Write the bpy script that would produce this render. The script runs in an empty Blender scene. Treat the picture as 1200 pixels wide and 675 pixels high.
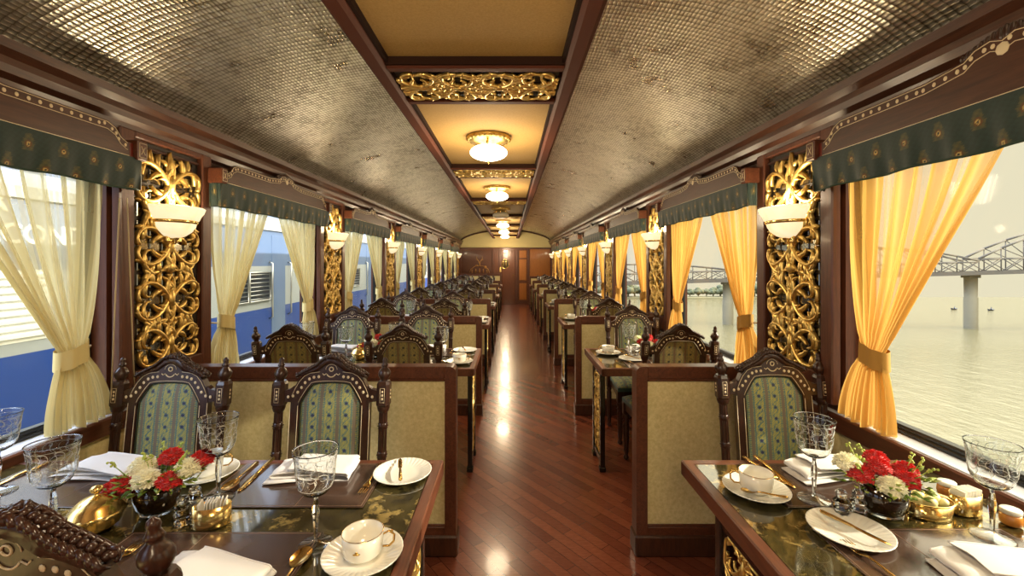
import bpy, math, random
from mathutils import Matrix, Vector
R = random.Random(7)
PI = math.pi
F, CX, CY, EH = 514.0, 597.5, 307.0, 1.46
XL, XR, XC = -1.70, 1.41, -0.145          # faces of the pilasters left / right, ceiling centre
YEND, YBACK = 15.2, -5.0
PITCH = 2.0
NB = 7
def PK(k): return 2.18 + PITCH * k        # partition / pilaster centres
def on(px, py, z=0.765):                  # point of a horizontal plane seen at that pixel
    y = F * (EH - z) / (py - CY)
    return ((px - CX) * y / F, y)
ORD = ['nearest', 'second', 'third', 'fourth', 'fifth', 'sixth', 'seventh', 'eighth']
sc = bpy.context.scene
COL = sc.collection

# ------------------------------------------------------------------ materials
def lin(c):
    return tuple(((x / 255.0) / 12.92 if x / 255.0 <= .04045 else ((x / 255.0 + .055) / 1.055) ** 2.4) for x in c)
class NT:
    def __init__(s, name):
        s.m = bpy.data.materials.new(name); s.m.use_nodes = True
        s.t = s.m.node_tree; s.t.nodes.clear()
        s.out = s.n('ShaderNodeOutputMaterial')
    def n(s, typ, **kw):
        nd = s.t.nodes.new(typ)
        for k, v in kw.items(): setattr(nd, k, v)
        return nd
    def l(s, a, b): s.t.links.new(a, b)
    def math(s, op, a, b=None, c=None):
        nd = s.n('ShaderNodeMath', operation=op)
        for i, x in enumerate((a, b, c)):
            if x is None: continue
            if isinstance(x, (int, float)): nd.inputs[i].default_value = x
            else: s.l(x, nd.inputs[i])
        return nd.outputs[0]
    def coords(s, scale=(1, 1, 1), rot=(0, 0, 0), kind='Object'):
        tc = s.n('ShaderNodeTexCoord'); mp = s.n('ShaderNodeMapping')
        mp.inputs['Scale'].default_value = scale; mp.inputs['Rotation'].default_value = rot
        s.l(tc.outputs[kind], mp.inputs[0]); return mp.outputs[0]
    def noise(s, vec, scale, detail=4, rough=.55, dist=0):
        nd = s.n('ShaderNodeTexNoise'); nd.inputs['Scale'].default_value = scale
        nd.inputs['Detail'].default_value = detail; nd.inputs['Roughness'].default_value = rough
        nd.inputs['Distortion'].default_value = dist
        if vec is not None: s.l(vec, nd.inputs['Vector'])
        return nd.outputs[0]
    def ramp(s, fac, stops):
        nd = s.n('ShaderNodeValToRGB'); cr = nd.color_ramp
        while len(cr.elements) < len(stops): cr.elements.new(.5)
        for e, (p, c) in zip(cr.elements, stops):
            e.position = p; e.color = (*c, 1)
        s.l(fac, nd.inputs[0]); return nd.outputs[0]
    def bump(s, h, strength=.3, dist=.002):
        nd = s.n('ShaderNodeBump'); nd.inputs['Strength'].default_value = strength
        nd.inputs['Distance'].default_value = dist
        s.l(h, nd.inputs['Height']); return nd.outputs[0]
    def pbr(s, base=None, rough=.5, metal=0, coat=0, normal=None, sheen=0, ior=1.45, spec=.5):
        p = s.n('ShaderNodeBsdfPrincipled')
        if base is not None:
            if isinstance(base, tuple): p.inputs['Base Color'].default_value = (*base, 1)
            else: s.l(base, p.inputs['Base Color'])
        if isinstance(rough, (int, float)): p.inputs['Roughness'].default_value = rough
        else: s.l(rough, p.inputs['Roughness'])
        p.inputs['Metallic'].default_value = metal
        p.inputs['Coat Weight'].default_value = coat; p.inputs['Coat Roughness'].default_value = .08
        p.inputs['Sheen Weight'].default_value = sheen
        p.inputs['IOR'].default_value = ior
        p.inputs['Specular IOR Level'].default_value = spec
        if normal is not None: s.l(normal, p.inputs['Normal'])
        s.l(p.outputs[0], s.out.inputs[0]); s.p = p
        return s.m
def simple(name, c, rough=.5, metal=0, coat=0, **kw): return NT(name).pbr(lin(c), rough, metal, coat, **kw)
def wood(name, dark, light, rough=.3, coat=.3, scale=(1, 1, 1), grain=14):
    t = NT(name); v = t.coords(scale)
    n1 = t.noise(v, grain, 5, .6, 1.2)
    c = t.ramp(n1, [(.25, lin(dark)), (.75, lin(light))])
    return t.pbr(c, rough, 0, coat, t.bump(n1, .08, .001))
M = {}
M['wood'] = wood('polished mahogany', (70, 37, 24), (112, 64, 42), .36, .15, (4, .35, 4))
M['woodv'] = wood('polished mahogany upright', (68, 36, 23), (108, 62, 41), .36, .15, (4, 4, .35))
M['wood_dark'] = wood('dark walnut', (48, 26, 17), (84, 48, 31), .36, .15, (4, 4, .5))
M['wood_up'] = wood('dark mahogany', (56, 31, 21), (90, 54, 36), .42, .08, (4, .35, 4))
M['chair_wood'] = wood('carved rosewood', (38, 21, 15), (70, 41, 29), .28, .22, (3, 3, 1), 20)
M['chair_wood_red'] = M['chair_wood']
M['ivory'] = simple('ivory inlay', (226, 206, 168), .4)
M['brass_inlay'] = simple('brass line inlay', (190, 140, 80), .35, .3)
M['black_wood'] = simple('black lacquer', (22, 17, 14), .25, 0, .4)
def _gold(name, a, b, rough):
    t = NT(name); n = t.noise(t.coords(), 22, 3)
    c = t.ramp(n, [(.3, lin(a)), (.7, lin(b))])
    return t.pbr(c, rough, .86, 0, t.bump(t.noise(t.coords(), 90, 3), .25, .001))
M['gold'] = _gold('gilded carving', (206, 164, 84), (244, 212, 132), .34)
M['brass'] = simple('polished brass', (246, 212, 134), .17, .92)
M['gold_cutlery'] = simple('gold plated cutlery', (216, 176, 104), .16, 1)
def _cream():
    t = NT('cream textured wallcovering'); v = t.coords()
    n = t.noise(v, 60, 4, .7); c = t.ramp(n, [(.3, lin((206, 188, 128))), (.7, lin((232, 216, 162)))])
    return t.pbr(c, .8, 0, 0, t.bump(n, .15, .001))
M['cream'] = _cream()
def _ceilpanel():
    t = NT('tan ceiling fabric'); v = t.coords()
    n = t.noise(v, 120, 4, .7); c = t.ramp(n, [(.3, lin((158, 124, 66))), (.7, lin((178, 144, 84)))])
    return t.pbr(c, .85, 0, 0, t.bump(n, .1, .001))
M['ceil'] = _ceilpanel()
M['rail'] = NT('matte mahogany rail').pbr(lin((86, 46, 32)), .7, 0, 0, None, 0, 1.45, .15)
M['rail_dark'] = NT('matte dark rail').pbr(lin((44, 26, 18)), .75, 0, 0, None, 0, 1.45, .1)
M['recess'] = simple('dark recess backing', (46, 34, 22), .5)
def _silver():
    t = NT('embossed silver foil'); tc = t.n('ShaderNodeTexCoord'); sx = t.n('ShaderNodeSeparateXYZ')
    t.l(tc.outputs['UV'], sx.inputs[0])
    u, v = sx.outputs[0], sx.outputs[1]
    nz = t.noise(t.coords(), 3, 3); wob = t.math('MULTIPLY', t.math('SUBTRACT', nz, .5), .03)
    uu = t.math('DIVIDE', t.math('ADD', u, wob), .017); vv = t.math('DIVIDE', t.math('ADD', v, wob), .032)
    hu = t.math('ABSOLUTE', t.math('SINE', t.math('MULTIPLY', uu, PI)))
    hv = t.math('ABSOLUTE', t.math('SINE', t.math('MULTIPLY', vv, PI)))
    h = t.math('POWER', t.math('MULTIPLY', hu, hv), .5)
    fl = t.n('ShaderNodeCombineXYZ'); t.l(t.math('FLOOR', uu), fl.inputs[0]); t.l(t.math('FLOOR', vv), fl.inputs[1])
    wn = t.n('ShaderNodeTexWhiteNoise', noise_dimensions='2D'); t.l(fl.outputs[0], wn.inputs['Vector'])
    hh = t.math('ADD', h, t.math('MULTIPLY', wn.outputs['Value'], .12))
    n2 = t.noise(t.coords(), 5, 4)
    mixv = t.math('MULTIPLY', t.math('ADD', t.math('MULTIPLY', h, .7), .3), t.math('ADD', t.math('MULTIPLY', wn.outputs['Value'], .35), t.math('ADD', n2, .2)))
    c = t.ramp(mixv, [(.18, lin((60, 50, 40))), (.5, lin((188, 178, 158))), (.8, lin((238, 232, 218)))])
    r = t.math('ADD', t.math('MULTIPLY', n2, .16), .22)
    return t.pbr(c, r, .95, 0, t.bump(hh, .45, .0045))
M['silver'] = _silver()
def _floor():
    t = NT('red parquet planks'); v = t.coords((1, 1, 1), (0, 0, math.radians(52)))
    b = t.n('ShaderNodeTexBrick'); t.l(v, b.inputs['Vector'])
    b.inputs['Scale'].default_value = 1; b.inputs['Brick Width'].default_value = .42; b.inputs['Row Height'].default_value = .062
    b.inputs['Mortar Size'].default_value = .0012; b.inputs['Mortar Smooth'].default_value = .2
    b.inputs['Color1'].default_value = (*lin((148, 80, 54)), 1); b.inputs['Color2'].default_value = (*lin((106, 50, 34)), 1)
    b.inputs['Mortar'].default_value = (*lin((44, 18, 10)), 1); b.inputs['Bias'].default_value = -.1
    n = t.noise(t.coords((3, 14, 1), (0, 0, math.radians(52))), 8, 5, .6)
    mx = t.n('ShaderNodeMix', data_type='RGBA', blend_type='MULTIPLY'); mx.inputs[0].default_value = .55
    t.l(b.outputs['Color'], mx.inputs[6]); t.l(t.ramp(n, [(.3, (.45, .42, .40)), (.7, (1, 1, 1))]), mx.inputs[7])
    return t.pbr(mx.outputs[2], .26, 0, .25, t.bump(b.outputs['Fac'], -.2, .001))
M['floor'] = _floor()
def _tabletop():
    t = NT('antique mirror tabletop'); v = t.coords()
    n = t.noise(v, 11, 10, .74, .15); c = t.ramp(n, [(.38, lin((26, 24, 14))), (.47, lin((84, 74, 40))), (.53, lin((52, 46, 26))), (.60, lin((170, 146, 86)))])
    return t.pbr(c, .045, .3, .7)
M['tabletop'] = _tabletop()
def _leather():
    t = NT('brown leather'); v = t.coords(); n = t.noise(v, 160, 3)
    n2 = t.noise(v, 5, 3)
    return t.pbr(t.ramp(n2, [(.3, lin((52, 38, 32))), (.7, lin((84, 62, 50)))]), .24, 0, .35, t.bump(n, .12, .0006))
M['leather'] = _leather()
M['stitch'] = simple('leather seam', (128, 100, 80), .5)
M['china'] = NT('white china').pbr(lin((236, 231, 218)), .22, 0, .6)
M['linen'] = NT('white linen').pbr(lin((226, 220, 214)), .85, 0, 0, None, .3)
M['sill_top'] = simple('pale window ledge', (206, 204, 208), .25, 0, .3)
M['black'] = simple('black rubber frame', (14, 13, 13), .35)
M['dark_glass'] = NT('dark amber glass').pbr(lin((38, 22, 10)), .06, .2, 1)
def _attr(name, rough=.8, sheen=0, coat=0):
    t = NT(name); a = t.n('ShaderNodeAttribute', attribute_name='Col')
    n = t.noise(t.coords(), 400, 2)
    return t.pbr(a.outputs['Color'], rough, 0, coat, t.bump(n, .2, .0006), sheen)
M['brocade'] = _attr('striped brocade', .6, .2)
M['valance'] = _attr('peacock silk', .65, .3)
def glassy(name, tint=(.97, .98, .98), edge=.75, base=.06, rough=.02):
    t = NT(name); tr = t.n('ShaderNodeBsdfTransparent'); tr.inputs[0].default_value = (*tint, 1)
    gl = t.n('ShaderNodeBsdfGlossy'); gl.inputs['Roughness'].default_value = rough
    lw = t.n('ShaderNodeLayerWeight'); lw.inputs[0].default_value = .35
    f = t.math('ADD', t.math('MULTIPLY', t.math('POWER', lw.outputs['Facing'], 1.8), edge), base)
    mx = t.n('ShaderNodeMixShader'); t.l(f, mx.inputs[0]); t.l(tr.outputs[0], mx.inputs[1]); t.l(gl.outputs[0], mx.inputs[2])
    t.l(mx.outputs[0], t.out.inputs[0]); return t.m
M['pane'] = glassy('window pane glass', (.97, .98, .985), .10, .006)
M['goblet'] = glassy('thin clear crystal', (.95, .965, .97), .9, .09)
def _solidglass():
    t = NT('solid clear crystal'); g = t.n('ShaderNodeBsdfGlass'); g.inputs['IOR'].default_value = 1.48; g.inputs['Roughness'].default_value = 0
    g.inputs['Color'].default_value = (.97, .98, .98, 1)
    t.l(g.outputs[0], t.out.inputs[0]); return t.m
M['crystal'] = _solidglass()
M['etch'] = simple('frosted etching', (236, 236, 230), .5)
def _sheer(name, c, thin, thick):
    t = NT(name); tc = t.n('ShaderNodeTexCoord'); sx = t.n('ShaderNodeSeparateXYZ'); t.l(tc.outputs['UV'], sx.inputs[0])
    s1 = t.math('GREATER_THAN', t.math('SINE', t.math('MULTIPLY', sx.outputs[0], 2 * PI * 46)), .1)
    s2 = t.math('GREATER_THAN', t.math('SINE', t.math('ADD', t.math('MULTIPLY', sx.outputs[0], 2 * PI * 4.5), .6)), .05)
    dens = t.math('MULTIPLY', t.math('SUBTRACT', 1.0, t.math('ABSOLUTE', t.math('DIVIDE', t.math('SUBTRACT', sx.outputs[1], .75), .75))), .55)
    op = t.math('ADD', t.math('MULTIPLY', t.math('MAXIMUM', t.math('MULTIPLY', s1, .40), s2), thick - thin), thin)
    op = t.math('MINIMUM', t.math('ADD', op, dens), .96)
    tr = t.n('ShaderNodeBsdfTransparent'); tr.inputs[0].default_value = (1, .99, .96, 1)
    d = t.n('ShaderNodeBsdfDiffuse'); d.inputs[0].default_value = (*lin(c), 1)
    tl = t.n('ShaderNodeBsdfTranslucent'); tl.inputs[0].default_value = (*lin(c), 1)
    m1 = t.n('ShaderNodeMixShader'); m1.inputs[0].default_value = .55; t.l(d.outputs[0], m1.inputs[1]); t.l(tl.outputs[0], m1.inputs[2])
    m2 = t.n('ShaderNodeMixShader'); t.l(op, m2.inputs[0]); t.l(tr.outputs[0], m2.inputs[1]); t.l(m1.outputs[0], m2.inputs[2])
    t.l(m2.outputs[0], t.out.inputs[0]); return t.m
M['sheer'] = _sheer('striped cream organza', (228, 212, 156), .20, .66)
M['sheer_gold'] = _sheer('striped golden organza', (222, 180, 100), .20, .66)  # same cloth as the left; sun backlight is put into its golden colour
def emis(name, c, s):
    t = NT(name); e = t.n('ShaderNodeEmission'); e.inputs[0].default_value = (*c, 1); e.inputs[1].default_value = s
    t.l(e.outputs[0], t.out.inputs[0]); return t.m
def _alabaster():
    t = NT('glowing alabaster'); n = t.noise(t.coords(), 9, 5, .6, 1)
    c = t.ramp(n, [(.3, (1, .74, .40)), (.7, (1, .88, .60))])
    p = t.pbr(lin((240, 225, 190)), .35, 0, .3); t.l(c, t.p.inputs['Emission Color']); t.p.inputs['Emission Strength'].default_value = .9
    return t.m
M['alabaster'] = _alabaster()
M['lamp_on'] = emis('lit opal glass', (1, .86, .62), 9)
M['lamp_off'] = simple('unlit opal glass', (215, 205, 180), .3)
M['water'] = None
def _water():
    t = NT('hazy river water'); v = t.coords((1, .45, 1))
    n = t.noise(v, 1.1, 5, .6); n2 = t.noise(v, .25, 3)
    h = t.math('ADD', n, t.math('MULTIPLY', n2, .8))
    return t.pbr(lin((98, 92, 68)), .16, 0, 0, t.bump(h, .6, .25))
M['water'] = _water()
M['petal_red'] = NT('red petals').pbr(lin((214, 24, 20)), .6, 0, 0, None, .4)
M['petal_white'] = NT('cream petals').pbr(lin((255, 251, 226)), .6, 0, 0, None, .3)
M['leaf'] = simple('fresh green leaf', (128, 160, 50), .5)
M['leaf_light'] = simple('lime green buds', (186, 200, 96), .5)
M['iron'] = simple('bridge steel', (92, 86, 76), .8)  # bridge and bank colours are muted to carry the distance haze
M['stone'] = simple('pier masonry', (122, 114, 92), .9)
M['tree'] = simple('hazy bank foliage', (84, 88, 66), .95)  # haze is put into the muted green
M['earth'] = simple('bank earth', (126, 120, 92), .9)
M['coach_blue'] = simple('coach blue paint', (24, 66, 156), .4, 0, .15)
M['coach_mid'] = simple('coach grey blue paint', (92, 116, 162), .4, 0, .2)
M['coach_white'] = simple('coach white paint', (164, 172, 184), .45, 0, .1)
M['coach_dark'] = simple('coach dark opening', (44, 52, 70), .4)
M['coach_light'] = simple('coach pale lettering', (240, 243, 246), .5)
M['steel'] = simple('brushed steel', (190, 192, 196), .3, 1)
M['panel_warm'] = wood('honey veneer', (150, 88, 28), (186, 116, 44), .35, .2, (6, 6, .4))
M['panel_door'] = wood('door veneer', (84, 42, 20), (120, 64, 30), .35, .2, (6, 6, .4))
M['cord'] = simple('pale cord', (196, 176, 140), .7)
M['butter'] = simple('butter curls', (238, 224, 160), .5)
M['jam'] = simple('amber jam jar', (214, 140, 62), .2, 0, .6)
M['paper'] = simple('white paper sachets', (240, 234, 220), .7)

# ------------------------------------------------------------------ mesh builder
class MB:
    def __init__(s): s.v = []; s.f = []; s.mi = []; s.sm = []; s.c = None; s.uv = None
    def add(s, vs, fs, mat=0, smooth=False, T=None):
        b = len(s.v)
        s.v += [tuple(T @ Vector(p)) for p in vs] if T is not None else [tuple(p) for p in vs]
        for f in fs: s.f.append([i + b for i in f]); s.mi.append(mat); s.sm.append(smooth)
        return b
    def box(s, x0, x1, y0, y1, z0, z1, mat=0, bev=0.0, T=None):
        if x0 > x1: x0, x1 = x1, x0
        if y0 > y1: y0, y1 = y1, y0
        if z0 > z1: z0, z1 = z1, z0
        if bev <= 0:
            vs = [(x, y, z) for x in (x0, x1) for y in (y0, y1) for z in (z0, z1)]
            s.add(vs, [(0, 1, 3, 2), (4, 6, 7, 5), (0, 4, 5, 1), (2, 3, 7, 6), (0, 2, 6, 4), (1, 5, 7, 3)], mat, False, T); return
        b = min(bev, (x1 - x0) / 2.01, (y1 - y0) / 2.01, (z1 - z0) / 2.01)
        vs = []; idx = {}
        for i, x in enumerate((x0, x1)):
            for j, y in enumerate((y0, y1)):
                for k, z in enumerate((z0, z1)):
                    sx, sy, sz = 1 - 2 * i, 1 - 2 * j, 1 - 2 * k
                    idx[i, j, k, 0] = len(vs); vs.append((x, y + sy * b, z + sz * b))
                    idx[i, j, k, 1] = len(vs); vs.append((x + sx * b, y, z + sz * b))
                    idx[i, j, k, 2] = len(vs); vs.append((x + sx * b, y + sy * b, z))
        fs = []
        for i in (0, 1):
            q = [idx[i, 0, 0, 0], idx[i, 1, 0, 0], idx[i, 1, 1, 0], idx[i, 0, 1, 0]]; fs.append(q if i else q[::-1])
            q = [idx[0, i, 0, 1], idx[1, i, 0, 1], idx[1, i, 1, 1], idx[0, i, 1, 1]]; fs.append(q[::-1] if i else q)
            q = [idx[0, 0, i, 2], idx[1, 0, i, 2], idx[1, 1, i, 2], idx[0, 1, i, 2]]; fs.append(q if i else q[::-1])
        for a in (0, 1):
            for c in (0, 1):
                fs.append([idx[0, a, c, 1], idx[1, a, c, 1], idx[1, a, c, 2], idx[0, a, c, 2]])
                fs.append([idx[a, 0, c, 0], idx[a, 1, c, 0], idx[a, 1, c, 2], idx[a, 0, c, 2]])
                fs.append([idx[a, c, 0, 0], idx[a, c, 1, 0], idx[a, c, 1, 1], idx[a, c, 0, 1]])
                for d in (0, 1): fs.append([idx[a, c, d, 0], idx[a, c, d, 1], idx[a, c, d, 2]])
        s.add(vs, fs, mat, False, T)
    def lathe(s, prof, seg=16, mat=0, T=None, a0=0, a1=2 * PI, smooth=True, cap=True, sx=1, sy=1):
        full = abs(a1 - a0 - 2 * PI) < 1e-6; n = seg if full else seg + 1
        vs = []
        for r, z in prof:
            for i in range(n):
                a = a0 + (a1 - a0) * i / seg; vs.append((r * math.cos(a) * sx, r * math.sin(a) * sy, z))
        fs = []
        for j in range(len(prof) - 1):
            for i in range(seg):
                k = (i + 1) % n; fs.append((j * n + i, j * n + k, (j + 1) * n + k, (j + 1) * n + i))
        s.add(vs, fs, mat, smooth, T)
        if cap and full:
            for j, rev in ((0, True), (len(prof) - 1, False)):
                if prof[j][0] > 1e-4:
                    ring = [vs[j * n + i] for i in range(n)]
                    s.add(ring, [list(range(n))[::-1] if rev else list(range(n))], mat, False, T)
    def tube(s, pts, rad, seg=8, mat=0, T=None, cap=True):
        pts = [Vector(p) for p in pts]; n = len(pts)
        if isinstance(rad, (int, float)): rad = [rad] * n
        t0 = (pts[1] - pts[0]).normalized(); nrm = t0.orthogonal().normalized(); vs = []
        for i in range(n):
            t = (pts[min(i + 1, n - 1)] - pts[max(i - 1, 0)]).normalized()
            nrm = (nrm - t * nrm.dot(t)).normalized(); b = t.cross(nrm)
            for k in range(seg):
                a = 2 * PI * k / seg; vs.append(pts[i] + (nrm * math.cos(a) + b * math.sin(a)) * rad[i])
        fs = [(j * seg + k, j * seg + (k + 1) % seg, (j + 1) * seg + (k + 1) % seg, (j + 1) * seg + k) for j in range(n - 1) for k in range(seg)]
        if cap: fs += [list(range(seg))[::-1], [(n - 1) * seg + k for k in range(seg)]]
        s.add(vs, fs, mat, True, T)
    def ball(s, c, r, mat=0, seg=10, rings=6, T=None):
        if isinstance(r, (int, float)): r = (r, r, r)
        vs = []; fs = []
        for j in range(rings + 1):
            th = PI * j / rings
            for i in range(seg):
                a = 2 * PI * i / seg
                vs.append((c[0] + r[0] * math.sin(th) * math.cos(a), c[1] + r[1] * math.sin(th) * math.sin(a), c[2] - r[2] * math.cos(th)))
        for j in range(rings):
            for i in range(seg):
                k = (i + 1) % seg; fs.append((j * seg + i, j * seg + k, (j + 1) * seg + k, (j + 1) * seg + i))
        s.add(vs, fs, mat, True, T)
    def prism(s, poly, d0, d1, fn, mat=0, smooth=False):
        """poly 2D outline, extruded from d0 to d1; fn(a,b,d) -> xyz"""
        n = len(poly); vs = [fn(a, b, d0) for a, b in poly] + [fn(a, b, d1) for a, b in poly]
        fs = [list(range(n))[::-1], [n + i for i in range(n)]] + [(i, (i + 1) % n, n + (i + 1) % n, n + i) for i in range(n)]
        s.add(vs, fs, mat, smooth)
    def grid(s, fn, nu, nv, mat=0, smooth=True, col=None, uv=None):
        vs = []; cs = []; uvs = []
        for j in range(nv + 1):
            for i in range(nu + 1):
                u, v = i / nu, j / nv; vs.append(fn(u, v))
                if col: cs.append(col(u, v))
                if uv: uvs.append(uv(u, v))
        b0 = len(s.v)
        fs = [(j * (nu + 1) + i, j * (nu + 1) + i + 1, (j + 1) * (nu + 1) + i + 1, (j + 1) * (nu + 1) + i) for j in range(nv) for i in range(nu)]
        s.add(vs, fs, mat, smooth)
        if col:
            if s.c is None: s.c = {}
            for i, c in enumerate(cs): s.c[b0 + i] = c
        if uv:
            if s.uv is None: s.uv = {}
            for i, c in enumerate(uvs): s.uv[b0 + i] = c
    def mesh(s, name, mats):
        me = bpy.data.meshes.new(name); me.from_pydata(s.v, [], s.f)
        for m in mats: me.materials.append(m)
        me.polygons.foreach_set('material_index', s.mi); me.polygons.foreach_set('use_smooth', s.sm)
        if s.c is not None:
            at = me.color_attributes.new('Col', 'FLOAT_COLOR', 'POINT'); d = [0.0] * (4 * len(s.v))
            for i in range(len(s.v)):
                c = s.c.get(i, (.3, .3, .3)); d[4 * i:4 * i + 4] = [c[0], c[1], c[2], 1]
            at.data.foreach_set('color', d)
        if s.uv is not None:
            ul = me.uv_layers.new(name='UVMap'); d = [0.0] * (2 * len(me.loops))
            for li, lp in enumerate(me.loops):
                q = s.uv.get(lp.vertex_index, (0, 0)); d[2 * li] = q[0]; d[2 * li + 1] = q[1]
            ul.data.foreach_set('uv', d)
        me.update(); return me
    def obj(s, name, mats, parent=None, loc=(0, 0, 0), rz=0):
        if not isinstance(mats, (list, tuple)): mats = [mats]
        o = bpy.data.objects.new(name, s.mesh(name, mats)); COL.objects.link(o)
        o.location = loc; o.rotation_euler = (0, 0, rz)
        if parent is not None: o.parent = parent
        return o
def tag(o, label, cat, group=None, kind=None):
    if label: o['label'] = label
    if cat: o['category'] = cat
    if group: o['group'] = group
    if kind: o['kind'] = kind
    return o
def thing(name, label, cat, loc=(0, 0, 0), rz=0, group=None):
    o = bpy.data.objects.new(name, None); COL.objects.link(o); o.empty_display_size = .05
    o.location = loc; o.rotation_euler = (0, 0, rz); return tag(o, label, cat, group)
def copy_kids(kids, r):
    for c, gs in kids:
        d = c.copy(); COL.objects.link(d); d.parent = r
        for g in gs:
            e = g.copy(); COL.objects.link(e); e.parent = d
class Proto:
    """one original used at its first place, copies of it and of its parts afterwards"""
    def __init__(s, make): s.make = make; s.root = None
    def put(s, loc, rz, label, group=None):
        if s.root is None:
            s.root = r = s.make(); s.kids = [(c, list(c.children)) for c in r.children]
        else:
            r = s.root.copy(); COL.objects.link(r); copy_kids(s.kids, r)
        r.location = loc; r.rotation_euler = (0, 0, rz)
        if label: r['label'] = label
        if group: r['group'] = group
        return r
def struct(name, mb, mats, parent=None):
    o = mb.obj(name, mats, parent)
    if parent is None: o['kind'] = 'structure'
    return o
# ------------------------------------------------------------------ scrollwork generator
def curl(u, v, ang, L, k0, k1, w, d, n=18, pw=1.6, w1=.35):
    """tapered carved stem: points (u, v, halfwidth, depth)"""
    out = []; ds = L / n; a = ang
    for i in range(n + 1):
        t = i / n; ww = w * (1 - (1 - w1) * t ** 1.2)
        if t > .93: ww *= 1.5
        out.append((u, v, ww, d)); k = k0 + (k1 - k0) * t ** pw
        a += k * ds; u += math.cos(a) * ds; v += math.sin(a) * ds
    return out
def leafp(u, v, ang, L, k, w, d, n=9):
    out = []; ds = L / n; a = ang
    for i in range(n + 1):
        t = i / n; out.append((u, v, max(.0012, w * math.sin(PI * min(1, .12 + .86 * t)) ** .8), d)); a += k * ds
        u += math.cos(a) * ds; v += math.sin(a) * ds
    return out
def acanthus(u, v, ang, L, k0, k1, w, leaves=5):
    s = curl(u, v, ang, L, k0, k1, w, w * 1.3); out = [s]; sg = 1 if k1 > 0 else -1
    for q in range(leaves):
        t = .12 + .62 * q / leaves; i = int(t * (len(s) - 1)); p, r = s[i], s[i + 1]
        a = math.atan2(r[1] - p[1], r[0] - p[0]); side = -sg if q % 3 != 1 else sg
        out.append(leafp(p[0], p[1], a + side * .55, L * (.30 - .02 * q), side * 14 * (.3 / L) , w * .85, w * 1.1))
    return out
def scroll_field(hw, nodes, lo, hi, mirror=True):
    """nodes along the axis v: (v, L, w). Symmetric about u = 0"""
    st = []
    for v, L, w in nodes:
        st += acanthus(.004, v, .95, L, -2, -26 * .3 / L, w)
        st += acanthus(.004, v, -.95, L, 2, 26 * .3 / L, w)
        st += acanthus(.006, v, 1.35, L * .62, -1, 40 * .3 / L, w * .8, 3)
        st += acanthus(.006, v, -1.35, L * .62, 1, -40 * .3 / L, w * .8, 3)
        st.append(leafp(0, v - L * .12, PI / 2, L * .30, 0, w * 1.3, w * 1.6))
    for (a, _, w), (b, _, _) in zip(nodes[:-1], nodes[1:]):
        m = (a + b) / 2; st += acanthus(hw * .50, m, .2, .17, 9, 34, w * .8, 3); st += acanthus(hw * .50, m, -.2, .17, -9, -34, w * .8, 3)
        st.append(curl(hw * .50, m, PI - .4, .09, 4, 10, w * .8, w, 9))
        st.append(leafp(hw * .75, m - .05, PI / 2, .10, 8, w * .8, w))
    res = []
    for p in st:
        q = [(min(max(a, -.01), hw), min(max(b, lo), hi), c, d) for a, b, c, d in p]; res.append(q)
        if mirror: res.append([(-a, b, c, d) for a, b, c, d in q])
    return res
def carve(mb, strokes, fn, mat=0, base=0.0, sec=6):
    """fn(u, v, w) -> xyz ; w is out of the panel"""
    k = 0
    for s in strokes:
        k += 1; off = base + (k % 5) * .0012; vs = []; n = len(s)
        for i, (u, v, w, d) in enumerate(s):
            a, b = s[max(i - 1, 0)], s[min(i + 1, n - 1)]; tx, ty = b[0] - a[0], b[1] - a[1]; q = math.hypot(tx, ty) or 1; nx, ny = -ty / q, tx / q
            lift = math.sin(PI * min(1, i / (n - 1) * 1.1)) * .006
            for j in range(sec):
                th = PI * j / (sec - 1) if True else 0
                cx_, cz_ = math.cos(th) * w, math.sin(th) * d
                vs.append(fn(u + nx * cx_, v + ny * cx_, off + lift + cz_))
            vs.append(fn(u, v, off + lift - d * .3))
        m = sec + 1
        fs = [(i * m + j, i * m + (j + 1) % m, (i + 1) * m + (j + 1) % m, (i + 1) * m + j) for i in range(n - 1) for j in range(m)]
        fs += [list(range(m))[::-1], [(n - 1) * m + j for j in range(m)]]
        mb.add(vs, fs, mat, True)

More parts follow.
